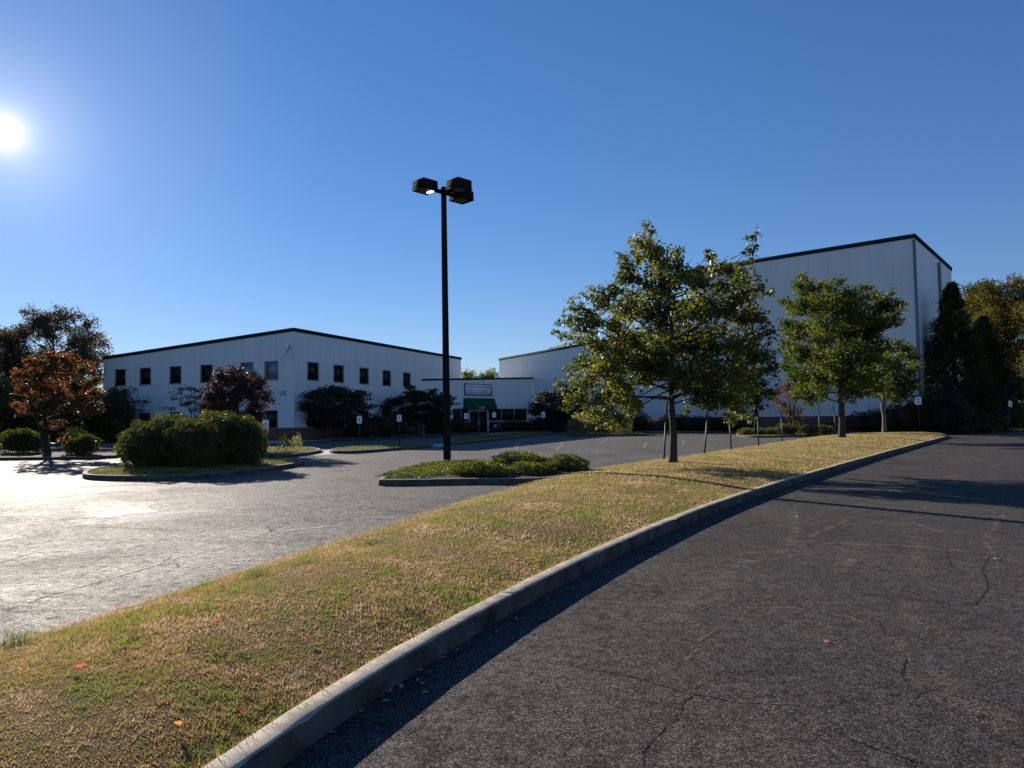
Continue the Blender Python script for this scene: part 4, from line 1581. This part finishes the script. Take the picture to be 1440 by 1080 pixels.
spec3 = [(1270, 487, 14), (1285, 500, 10), (1250, 490, 12), (1235, 505, 14), (1262, 508, 18), (1283, 520, 12), (1240, 530, 18), (1268, 532, 18), (1285, 540, 10), (1225, 545, 12), (1250, 550, 16), (1275, 552, 12), (1232, 520, 12), (1262, 560, 9)]
cl = px_clumps(Y3, spec3, 2.0, 2, 0.85)
random.seed(6)
T3 = tree('leafy_tree', 'small pale-trunked tree at the far tip of the lawn with a low spreading crown', 'tree', (x3, Y3, 0.14), cl, 5.5, 1.6, 0.18, 'green', 0.19, 0.62, 2.8, wood_every=2,
          group='trees on the lawn', bark='bark_pale', twigs=5)

# ------------------------------------------------------------------ left background
def auto_tree(name, label, px, Y, zc, R, n, r, leaf, ls, per, trunk, group=None, cat='tree', top=None, fork=None, bark='bark', shell=.5, stems=1, squash=.8, zmin=-.9, z0=0.0, flat=0, down=.3, seed=0, aspect=.6, twigs=4, wood_every=2, axis_up=False):
    random.seed(int(px * 7 + Y) + seed)
    X = xat(px, Y)
    cl = env_clumps((X, Y, zc), R, n, r, squash=squash, shell=shell, zmin=zmin)
    return tree(name, label, cat, (X, Y, z0), cl, top or zc + R[2] * .6, fork or max(.4, zc - R[2] * .75), trunk, leaf, ls, aspect, per, bark, group, down, twigs, stems=stems, flat=flat, wood_every=wood_every, axis_up=axis_up)


auto_tree('shade_tree', 'big tall dusky tree at the far left towering over the red-leaved tree', 74, 68, 8.2, (5.0, 4.4, 5.0), 210, .85, 'dusky', 0.2, 1.35, 0.32, 'trees at the left edge', top=11, fork=3, zmin=-.9, shell=.15)
auto_tree('shade_tree', 'dusky tree cut by the left edge of the photo behind the red-leaved tree', -28, 62, 6.0, (4.5, 4, 4.6), 75, 1.0, 'dusky', 0.2, 1.15, 0.28, 'trees at the left edge', top=8, fork=2, shell=.45)
for i, (px, Y, h, w) in enumerate(((-20, 56, 5.2, 3.6), (18, 58, 4.6, 3.2), (62, 60, 4.4, 3.2), (112, 62, 4.6, 3.4), (140, 66, 5.0, 2.6))):
    auto_tree('screen_tree', ['dark dense evergreen at the left edge of the photo', 'dark dense evergreen behind the low round shrub at far left', 'dark dense evergreen straight behind the red tree trunk',
                              'dark dense evergreen right of the red tree trunk', 'dark dense evergreen touching the left end of the office building'][i], px, Y, h * .5, (w, 2.2, h * .55), 46, .9, 'hedge', .2, 2.0, .14,
              'dark evergreens screening the left side', shell=.5, zmin=-1, fork=.4, top=h * .8)
random.seed(11)
Yr = 35.0
xr = xat(76, Yr)
specr = [(48, 508, 12), (75, 500, 12), (100, 506, 13), (120, 520, 12), (132, 535, 11), (138, 555, 10), (30, 525, 11), (55, 525, 18), (85, 522, 18), (108, 540, 16), (32, 548, 12), (58, 550, 18), (88, 548, 18), (115, 560, 14), (28, 570, 10),
         (48, 572, 14), (72, 575, 14), (98, 572, 14), (125, 578, 9), (140, 575, 8), (28, 578, 7), (62, 595, 9), (85, 596, 8), (66, 612, 5), (88, 618, 5), (132, 573, 9)]
cl = px_clumps(Yr, specr, 1.6, 2, 0.75)
tree('red_leaf_tree', 'small tree with red and orange leaves by the sunlit lot at left', 'tree', (xr, Yr, 0.2), cl, 4.0, .9, .12, 'red', .14, .62, 2.5, wood_every=2, twigs=5, stems=2, flat=.3)
shrub('low_shrub', 'low rounded dark shrub left of the red-leaved tree', 'shrub', (xat(34, 36.5), 36.5, .18), [(-.5, 0, .55, .75, .7, .6), (.35, .1, .5, .7, .7, .55), (0, 0, .75, .6, .6, .5)], 'hedge', .08, 7000, 'shrubs on the left verge')
shrub('leggy_shrub', 'open leggy shrub with pale leaves right of the red-leaved tree', 'shrub', (xat(104, 36), 36, .18), [(-.2, 0, .75, .45, .45, .5), (.35, .1, .65, .45, .4, .5), (.0, 0, 1.05, .3, .3, .25)], 'cover', .09, 900, 'shrubs on the left verge', core=False, shell=.3)
shrub('low_shrub', 'dark shrub at the right tip of the left verge', 'shrub', (xat(122, 34.5), 34.5, .16), [(0, 0, .45, .5, .5, .5), (-.5, .1, .35, .5, .5, .4)], 'hedge', .08, 4500, 'shrubs on the left verge')
auto_tree('crape_myrtle', 'sparse dusky multi-stemmed tree against the left end of the office building', 176, 63, 3.2, (1.9, 1.5, 1.9), 26, .55, 'purple', .13, .55, .08, 'small trees along the office building', stems=4, top=4.2, fork=1.2, shell=.4, wood_every=1)
auto_tree('dark_spreading_tree', 'dark layered tree half hidden behind the clipped hedge', 276, 57, 3.0, (2.2, 1.7, 1.6), 24, .65, 'yew', .16, 1.3, .08, 'small trees along the office building', stems=3, top=3.8, fork=1.0, squash=.35, shell=.4, wood_every=1)
auto_tree('purple_leaf_tree', 'purple-leaved round tree rising behind the clipped hedge', 334, 36, 2.75, (1.62, 1.5, 1.6), 80, .46, 'purple', .10, 2.0, .09, None, top=3.6, fork=.8, shell=.45, z0=.16, wood_every=1)

# clipped hedge: several grown-together shrubs
for i, (px, Y, rx, ry, h, n) in enumerate(((212, 23.4, .88, 1.05, 1.50, 9500), (244, 24.2, 1.02, 1.1, 1.72, 9500), (274, 23.0, .90, .95, 1.58, 8500), (310, 24.3, 1.08, 1.15, 1.80, 10500), (342, 24.5, .74, 1.0, 1.64, 8000))):
    shrub('clipped_shrub', ['leftmost and lowest dome of the big clipped dark hedge', 'tall left-centre dome of the big clipped dark hedge', 'front pale-tipped bulge in the middle of the big clipped hedge',
                            'highest dome of the big clipped dark hedge', 'right end dome of the big clipped dark hedge beside the sign post'][i], 'shrub', (xat(px, Y), Y, .16),
          [(0, 0, h * .48, rx, ry, h * .54), (rx * .3, -.2, h * .36, rx * .75, ry * .8, h * .42), (-rx * .35, .1, h * .40, rx * .7, ry * .8, h * .45)], 'hedge', .052, int(n * 2.4), 'clipped hedge shrubs', shell=.86, spread=1.6)
for i, (px, Y) in enumerate(((397, 35.2), (416, 34.6))):
    shrub('flowering_plant', ['small leafy perennial right of the hedge-end sign post', 'small upright plant with pale flower tips at the edge of the lot'][i], 'plant', (xat(px, Y), Y, .16),
          [(0, 0, .35, .3, .3, .35), (.15, 0, .55, .15, .15, .35)], 'pampas' if i else 'cover', .09, 260, 'small perennials on the little island', core=False, shell=.1)

# ------------------------------------------------------------------ along the office building and the entry
yews = ((468, 61.8, 3.3, 4.6, 'broad dark layered evergreen tree near the corner of the office building'), (588, 72, 3.4, 5.0, 'broad dark layered evergreen tree directly left of the tall lamp post'),
        (793, 79, 3.6, 4.9, 'dark layered evergreen right of the entrance block'))
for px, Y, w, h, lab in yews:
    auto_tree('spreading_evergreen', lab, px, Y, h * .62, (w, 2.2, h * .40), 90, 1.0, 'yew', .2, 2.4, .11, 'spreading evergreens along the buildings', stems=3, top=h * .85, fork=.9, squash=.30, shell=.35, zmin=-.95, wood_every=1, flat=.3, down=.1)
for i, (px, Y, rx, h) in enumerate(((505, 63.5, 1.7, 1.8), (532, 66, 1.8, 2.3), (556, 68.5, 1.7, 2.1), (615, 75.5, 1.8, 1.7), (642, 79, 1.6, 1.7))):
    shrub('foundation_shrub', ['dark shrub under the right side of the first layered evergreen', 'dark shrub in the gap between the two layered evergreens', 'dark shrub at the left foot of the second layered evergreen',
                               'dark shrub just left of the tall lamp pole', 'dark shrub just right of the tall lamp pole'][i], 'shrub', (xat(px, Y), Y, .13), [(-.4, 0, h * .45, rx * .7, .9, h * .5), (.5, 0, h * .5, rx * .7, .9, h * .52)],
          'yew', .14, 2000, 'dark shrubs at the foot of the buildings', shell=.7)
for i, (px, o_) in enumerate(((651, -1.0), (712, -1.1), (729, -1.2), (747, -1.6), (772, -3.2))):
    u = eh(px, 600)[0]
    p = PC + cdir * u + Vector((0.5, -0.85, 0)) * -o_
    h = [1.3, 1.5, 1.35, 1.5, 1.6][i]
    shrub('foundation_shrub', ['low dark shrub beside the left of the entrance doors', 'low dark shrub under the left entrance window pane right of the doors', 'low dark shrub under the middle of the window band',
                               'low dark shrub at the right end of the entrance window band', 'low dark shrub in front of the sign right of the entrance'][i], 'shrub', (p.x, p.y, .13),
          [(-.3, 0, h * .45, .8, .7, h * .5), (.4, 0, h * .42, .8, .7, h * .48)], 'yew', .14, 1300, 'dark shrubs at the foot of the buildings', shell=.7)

# ------------------------------------------------------------------ right-hand planting
for i, (px, Y, s) in enumerate(((812, 67.2, 1.0), (829, 68.2, 1.35), (852, 67.6, 1.1), (876, 67.5, .8))):
    shrub('pale_shrub', ['pale straw-coloured shrub at the left of the far kerbed island', 'tallest pale straw-coloured shrub on the far kerbed island', 'greener pale shrub behind the lowest leaves of the largest tree',
                         'low pale shrub at the right of the far kerbed island'][i], 'shrub', (xat(px, Y), Y, .15), [(-.3 * s, 0, .7 * s, .7 * s, .7 * s, .8 * s), (.4 * s, 0, .9 * s, .7 * s, .7 * s, .95 * s), (0, 0, 1.4 * s, .5 * s, .5 * s, .6 * s)],
          'pampas' if i != 2 else 'cover', .17, 1500, 'pale shrubs on the far island', core=False, shell=.35)
for i, (px, Y, h) in enumerate(((760, 88.5, 1.9), (783, 86.5, 2.0), (895, 79, 2.2), (948, 76.5, 1.9), (975, 75, 1.7), (1008, 73, 1.6), (1036, 71.6, 1.5), (1216, 63.6, 1.9), (1240, 62.6, 2.2), (1262, 61.6, 2.6), (1284, 60.8, 3.0))):
    shrub('hedge_shrub', ['dark shrub at the inner corner between the entrance block and the warehouse wing', 'dark shrub behind the layered evergreen right of the entrance', 'dark shrub against the low wing behind the largest tree', 'dark shrub by the brick base just right of the largest trunk', 'dark shrub by the brick base behind the first leaning stake',
                          'dark shrub by the brick base left of the upright stake', 'dark shrub by the brick base right of the upright stake', 'dark shrub by the brick base right of the second tree trunk',
                          'dark shrub by the brick base left of the pale trunk', 'dark shrub by the brick base right of the pale trunk', 'tall dark shrub at the warehouse corner behind the white sign'][i], 'shrub', (xat(px, Y), Y, .13),
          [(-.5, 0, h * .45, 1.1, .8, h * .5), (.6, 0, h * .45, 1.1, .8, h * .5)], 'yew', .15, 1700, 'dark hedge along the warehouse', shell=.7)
auto_tree('small_tree', 'small dark-branched tree by the warehouse wall left of the half-hidden lamp post', 1046, 68.5, 3.9, (1.9, 1.3, 1.4), 18, .6, 'green', .18, 1.0, .1, 'small trees in front of the warehouse', top=4.2, fork=1.7, shell=.4, wood_every=1)
auto_tree('small_tree', 'small dark tree by the warehouse wall behind the leaning stake', 994, 71, 3.9, (1.7, 1.3, 1.5), 18, .6, 'yew', .18, 1.3, .12, 'small trees in front of the warehouse', top=4.2, fork=1.4, shell=.4, wood_every=1)
auto_tree('crape_myrtle', 'reddish multi-stemmed small tree among round shrubs on the far island', 1113, 58.2, 2.9, (1.5, 1.2, 1.9), 30, .5, 'red', .15, 1.0, .07, 'small trees in front of the warehouse', stems=5, top=3.6, fork=.9, shell=.4, wood_every=1, z0=.15)
for i, (px, Y, r, h) in enumerate(((1107, 56.4, .85, .85), (1138, 57, .75, .72), (1158, 58, .7, .65))):
    shrub('round_shrub', ['round dark shrub at the foot of the reddish tree', 'round dark shrub between two stakes right of the reddish tree', 'smallest round shrub at the right end of the far island'][i], 'shrub', (xat(px, Y), Y, .15),
          [(-.2, 0, h * .5, r, r * .8, h * .55), (.3, 0, h * .45, r * .8, r * .8, h * .5)], 'hedge', .10, 1500, 'round shrubs on the far island', shell=.75)
for i, px in enumerate((1050, 1068, 1086)):
    shrub('groundcover_mound', ['bright low groundcover mound at the pale kerb end', 'bright low groundcover mound behind the half-hidden lamp post', 'bright low groundcover mound next to the round dark shrub'][i], 'shrub',
          (xat(px, 57.2), 57.2, .14), [(0, 0, .2, .8, .7, .36)], 'juniper', .11, 900, 'groundcover on the far island', shell=.6)


def conifer(name, label, px, Y, h, w, leaf, ls, n, group, seed, z0=0.0):
    random.seed(seed)
    X = xat(px, Y)
    root = empty(name, (X, Y, z0))
    tag(root, label, 'tree', group)
    wd, lf = MB(), MB()
    wd.tube([(0, 0, -.1), (0, 0, h * .5), (0, 0, h * .97)], [.3, .16, .02], 8)
    for k in range(n):
        t = random.random() ** 1.25
        z = 0.25 + t * (h - .6)
        R = w * (1 - t) ** 0.8 * (0.82 + .25 * random.random()) + .12
        a = random.uniform(0, 2 * math.pi)
        L = R * random.uniform(.75, 1.12)
        c, s = math.cos(a), math.sin(a)
        e = Vector((c * L, s * L, z + random.uniform(-.1, .5) * L * .4))
        if k % 3 == 0:
            wd.tube([(0, 0, z - .15 * L), (e.x * .6, e.y * .6, e.z - .1), tuple(e)], [.05, .03, .01], 3, cap=False)
        m = 70
        tt = RNG.uniform(.45, 1.05, (m, 1))
        P = np.array([(0, 0, z - .1 * L)]) * (1 - tt) + np.array([tuple(e)]) * tt + RNG.normal(size=(m, 3)) * np.array([.16, .16, .20]) * (0.55 + .3 * L)
        ax = np.array([(c * .7, s * .7, .75)])
        leaves(lf, P, ls, .42, -.2, axis=np.repeat(ax, m, 0))
    wd.build('trunk', M['bark'], root, smooth=True)
    lf.build('crown', LF[leaf], root)
    return root


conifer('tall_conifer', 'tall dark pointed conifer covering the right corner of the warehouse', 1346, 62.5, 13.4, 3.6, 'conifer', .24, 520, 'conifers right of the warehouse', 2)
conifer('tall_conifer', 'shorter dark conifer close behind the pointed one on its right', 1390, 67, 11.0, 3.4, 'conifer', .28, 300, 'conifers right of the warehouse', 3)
bt = [(1390, 84, 10.8, (3.2, 3, 6.4), 'golden-topped tree just right of the pointed conifer'), (1424, 80, 11.0, (3.6, 3, 6.4), 'tallest golden-green tree near the right edge of the photo'),
      (1462, 78, 10.4, (3.6, 3, 6.4), 'golden-green tree cut by the right edge of the photo'), (1500, 74, 9.4, (3.6, 3, 6.0), 'dark tree beyond the right edge shading the drive')]
for i, (px, Y, zc, R, lab) in enumerate(bt):
    auto_tree('woodland_tree', lab, px, Y, zc, R, 85, 1.2, 'gold', .26, 1.8, .26, 'woodland trees behind the drive', top=zc + 3.5, fork=3.5, shell=.5, zmin=-1, wood_every=3)
for i, (px, Y, h, w) in enumerate(((1330, 58.8, 3.4, 2.0), (1372, 60.5, 4.6, 2.4), (1412, 70, 5.5, 3.0), (1455, 72, 6.0, 3.4))):
    auto_tree('understory_tree', ['dark bushy undergrowth at the foot of the pointed conifer', 'dark bushy undergrowth right of the pointed conifer', 'dark undergrowth behind the tilted grey sign', 'dark undergrowth at the right edge of the photo'][i],
              px, Y, h * .5, (w, 1.8, h * .55), 34, .85, 'yew', .2, 2.0, .14, 'dark undergrowth along the drive', shell=.5, zmin=-1, fork=.4, top=h * .8, wood_every=3)
for i, (px, py, Y, w) in enumerate(((652, 518, 118, 3.0), (675, 519, 120, 3.6), (700, 517, 122, 3.0))):
    top = at(px, py, Y).z
    auto_tree('distant_tree', ['distant tree top beside the office roof end', 'distant tree top over the middle of the entrance block', 'distant tree top beside the warehouse wing'][i], px, Y, top - 4, (w, 2.5, 4), 40, 1.0, 'green', .3, 1.0, .25,
              'distant trees above the entrance block', top=top - 2, fork=2, shell=.4, zmin=-1, wood_every=4)
for i, (px, py, Y) in enumerate(((778, 488, 125), (796, 484, 125))):
    top = at(px, py, Y).z
    auto_tree('distant_tree', ['distant tree top peeping over the left of the wing roof', 'distant tree top peeping over the wing roof by the largest tree'][i], px, Y, top - 4, (2.6, 2.5, 4), 36, 1.0, 'green', .3, 1.0, .25, 'distant trees behind the wing roof', top=top - 2,
              fork=2, shell=.4, zmin=-1, wood_every=4)

# ------------------------------------------------------------------ shrubs round the lamp
isl = [((-2.45, 19.3), [(-.2, 0, .02, .85, 1.3, .11), (.4, .4, .03, .9, 1.2, .14), (.1, 1.5, .03, 1.0, 1.1, .15)], 9000, 'spreading green juniper carpet at the left tip of the lamp island', 'juniper_carpet'),
       ((-1.9, 22.7), [(0, 0, .03, 1.1, 1.2, .14), (.9, .2, .03, 1.0, .9, .15)], 6000, 'juniper carpet around the foot of the lamp post', 'juniper_carpet'),
       ((-.75, 18.75), [(0, 0, .10, .62, .62, .28), (-.4, .2, .08, .5, .6, .2)], 7000, 'dark-fronted rounded shrub at the front centre of the lamp island', 'mounded_shrub'),
       ((.35, 19.2), [(0, 0, .08, .55, .6, .24), (.25, .4, .06, .5, .6, .2)], 6000, 'rounded shrub nearest the lawn at the front of the lamp island', 'mounded_shrub'),
       ((.2, 21.6), [(0, 0, .14, .85, .85, .36), (.45, -.2, .10, .6, .6, .28)], 8000, 'tallest mounded shrub at the back of the lamp island', 'mounded_shrub'),
       ((1.55, 20.45), [(0, 0, .13, .60, .62, .33), (-.5, -.1, .05, .5, .5, .18)], 6500, 'rounded shrub at the right end of the lamp island against the lawn', 'mounded_shrub'),
       ((-1.0, 20.6), [(0, 0, .04, .9, 1.0, .17)], 5000, 'low juniper patch between the lamp post and the tallest mound', 'juniper_carpet')]
for (x, y), lobes, n, lab, nm in isl:
    shrub(nm, lab, 'shrub', (x, y, .12), lobes, 'juniper', .055, int(n * 1.5), 'shrubs on the lamp island', shell=.74, aspect=.4)

# ------------------------------------------------------------------ fallen leaves
def leaf_mesh(kind, mat):
    mb = MB()
    if kind == 'maple':
        pts = []
        for k in range(10):
            a = 2 * math.pi * k / 10
            r = 1.0 if k % 2 == 0 else 0.45
            pts.append((math.cos(a) * r, math.sin(a) * r, 0.25 * r * r + .1 * math.sin(a * 2)))
        V = [(0, 0, 0.02)] + pts
        mb.add(V, [(0, 1 + i, 1 + (i + 1) % 10) for i in range(10)])
    else:
        V = [(-1, 0, .05), (-.3, .42, .22), (.5, .36, .2), (1.05, 0, .1), (.5, -.36, .25), (-.3, -.42, .2), (0, 0, 0)]
        mb.add(V, [(6, i, (i + 1) % 6) for i in range(6)])
    return mb.build('fallen_leaf', mat)


M['leaf_orange'] = plain('orange_leaf', (0.75, 0.11, 0.02), .9, .2, 12, spec=.03)
M['leaf_amber'] = plain('amber_leaf', (0.75, 0.28, 0.03), .9, .2, 12, spec=.03)
M['leaf_pink'] = plain('pinkish_leaf', (0.65, 0.21, 0.12), .9, .2, 12, spec=.03)
M['leaf_tan'] = plain('tan_leaf', (0.36, 0.27, 0.15), .9, .3, 12, spec=.03)
M['leaf_red'] = plain('red_leaf', (0.38, 0.035, 0.02), .9, .2, 12, spec=.03)
protos = {}


def drop(px, py, kind, mat, size, label, group, z=None):
    key = (kind, mat)
    p = G(px, py, 0.2 if z is None else z)
    if key not in protos:
        o = protos[key] = leaf_mesh(kind, M[mat])
    else:
        o = protos[key].copy()
        COL.objects.link(o)
    zz = lawn_z(p.x, p.y) + .035 if z is None else z
    o.location = (p.x, p.y, zz)
    o.scale = (size,) * 3
    o.rotation_euler = (random.uniform(-.18, .18), random.uniform(-.18, .18), random.uniform(0, 6.3))
    tag(o, label, 'leaf', group)


g1 = 'coloured leaves on the lawn'
drop(111, 959, 'maple', 'leaf_orange', .050, 'brightest orange leaf on the near lawn', g1)
drop(174, 935, 'maple', 'leaf_pink', .040, 'faded pinkish leaf above the bright orange leaf on the lawn', g1)
drop(250, 1025, 'oval', 'leaf_amber', .040, 'amber leaf lowest on the lawn near the kerb', g1)
drop(338, 1000, 'maple', 'leaf_red', .032, 'dark red leaf on the lawn close to the kerb', g1)
drop(302, 895, 'maple', 'leaf_orange', .034, 'orange-red leaf beside a small green weed on the lawn', g1)
drop(313, 826, 'maple', 'leaf_red', .042, 'rust leaf on the lawn near the parking lot edge', g1)
drop(707, 757, 'maple', 'leaf_pink', .055, 'pale orange leaf alone in the middle of the lawn', g1)
drop(430, 905, 'maple', 'leaf_red', .030, 'small dark red leaf in the brown grass left of the kerb', g1)
drop(1163, 902, 'maple', 'leaf_pink', .030, 'single pink leaf on the dark drive', 'leaf on the drive', z=.012)
g2 = 'tan leaves in the gutter'
gut = [(543, 986), (598, 974), (545, 970), (560, 958), (588, 956), (594, 961), (622, 925), (627, 920), (643, 914), (659, 905), (510, 1000), (590, 943), (565, 965), (700, 888), (727, 870), (790, 833), (770, 842), (845, 797), (680, 893), (549, 972), (470, 1030)]
for x, y in gut:
    drop(x + random.uniform(-1, 1), y, 'oval', 'leaf_tan', random.uniform(.020, .034), 'small tan leaf lying in the kerb shadow on the drive', g2, z=.012)
g3 = 'pale leaves on the drive'
for x, y in ((1201, 731), (1312, 660), (1339, 629), (1222, 716), (1398, 786), (1110, 711), (1120, 727), (960, 730)):
    drop(x, y, 'oval', 'leaf_tan', .05, 'small pale leaf on the open asphalt of the drive', g3, z=.016)
g4 = 'pale bits on the lawn'
for k in range(26):
    drop(random.uniform(60, 1000), random.uniform(700, 990) if k % 2 else random.uniform(760, 900), 'oval', 'leaf_tan', .022, 'small tan leaf lost in the grass of the lawn', g4) if False else None
for x, y in ((84, 946), (156, 924), (186, 905), (230, 935), (414, 899), (345, 897), (560, 800), (600, 835), (655, 806), (590, 822), (735, 722), (722, 720), (820, 790), (240, 853), (212, 846), (500, 880)):
    drop(x, y, 'oval', 'leaf_tan', .020, 'small tan leaf lost in the grass of the lawn', g4)

# ------------------------------------------------------------------ light
w = bpy.data.worlds.new("World")
sc.world = w
w.use_nodes = True
nt = w.node_tree
bg = nt.nodes['Background']
sky = nd(nt, 'ShaderNodeTexSky', sky_type='NISHITA')
sky.sun_disc = False
sky.sun_elevation = SUN_EL
sky.sun_rotation = SUN_AZ
sky.air_density = 1.0
sky.dust_density = 0.0
sky.ozone_density = 3.0
sky.altitude = 0
hs_ = nd(nt, 'ShaderNodeHueSaturation')
hs_.inputs['Saturation'].default_value = 1.22
tintw = nd(nt, 'ShaderNodeMix', data_type='RGBA', blend_type='MULTIPLY')
tintw.inputs[0].default_value = 1
tintw.inputs[7].default_value = (0.81, 0.89, 1.06, 1)
preg = nd(nt, 'ShaderNodeMix', data_type='RGBA', blend_type='MULTIPLY')
preg.inputs[0].default_value = 1
preg.inputs[7].default_value = (0.93, 0.92, 1.04, 1)
nt.links.new(hs_.outputs[0], preg.inputs[6])
gam = nd(nt, 'ShaderNodeGamma')
gam.inputs[1].default_value = 0.8
nt.links.new(preg.outputs[2], gam.inputs[0])
nt.links.new(gam.outputs[0], tintw.inputs[6])
nt.links.new(sky.outputs[0], hs_.inputs['Color'])
# bright aureole and disc of the sun in the sky itself
tcw = nd(nt, 'ShaderNodeTexCoord')
dot = nd(nt, 'ShaderNodeVectorMath', operation='DOT_PRODUCT')
nt.links.new(tcw.outputs['Generated'], dot.inputs[0])
dot.inputs[1].default_value = SUN
mx0 = nd(nt, 'ShaderNodeMath', operation='MAXIMUM')
nt.links.new(dot.outputs['Value'], mx0.inputs[0])
mx0.inputs[1].default_value = 0.0
tot = None
for ex, amp in ((30000, 60.0), (3500, 4.0), (400, 1.8), (45, 0.95)):
    pw = nd(nt, 'ShaderNodeMath', operation='POWER')
    nt.links.new(mx0.outputs[0], pw.inputs[0])
    pw.inputs[1].default_value = ex
    ml = nd(nt, 'ShaderNodeMath', operation='MULTIPLY_ADD')
    nt.links.new(pw.outputs[0], ml.inputs[0])
    ml.inputs[1].default_value = amp
    if tot is None:
        ml.inputs[2].default_value = 0
    else:
        nt.links.new(tot, ml.inputs[2])
    tot = ml.outputs[0]
sc_ = nd(nt, 'ShaderNodeVectorMath', operation='SCALE')
sc_.inputs[0].default_value = (1.0, 0.93, 0.86)
nt.links.new(tot, sc_.inputs['Scale'])
addv = nd(nt, 'ShaderNodeVectorMath', operation='ADD')
nt.links.new(tintw.outputs[2], addv.inputs[0])
nt.links.new(sc_.outputs[0], addv.inputs[1])
nt.links.new(addv.outputs[0], bg.inputs[0])
bg.inputs[1].default_value = 0.081
ld = bpy.data.lights.new('sun', 'SUN')
ld.energy = 5.0
ld.angle = math.radians(0.5)
ld.color = (1.0, 0.90, 0.76)
so = bpy.data.objects.new('sun', ld)
COL.objects.link(so)
so.rotation_euler = SUN.to_track_quat('Z', 'Y').to_euler()
so.location = SUN * 100

vs = sc.view_settings
vs.view_transform = 'Standard'
vs.look = 'None'
vs.exposure = 0.9
vs.gamma = 1
sc.cycles.max_bounces = 6
sc.cycles.diffuse_bounces = 3
sc.cycles.glossy_bounces = 3
sc.cycles.transmission_bounces = 4
sc.cycles.transparent_max_bounces = 4
sc.cycles.sample_clamp_indirect = 4
sc.cycles.use_denoising = True
sc.cycles.denoising_prefilter = 'ACCURATE'
sc.cycles.use_adaptive_sampling = False
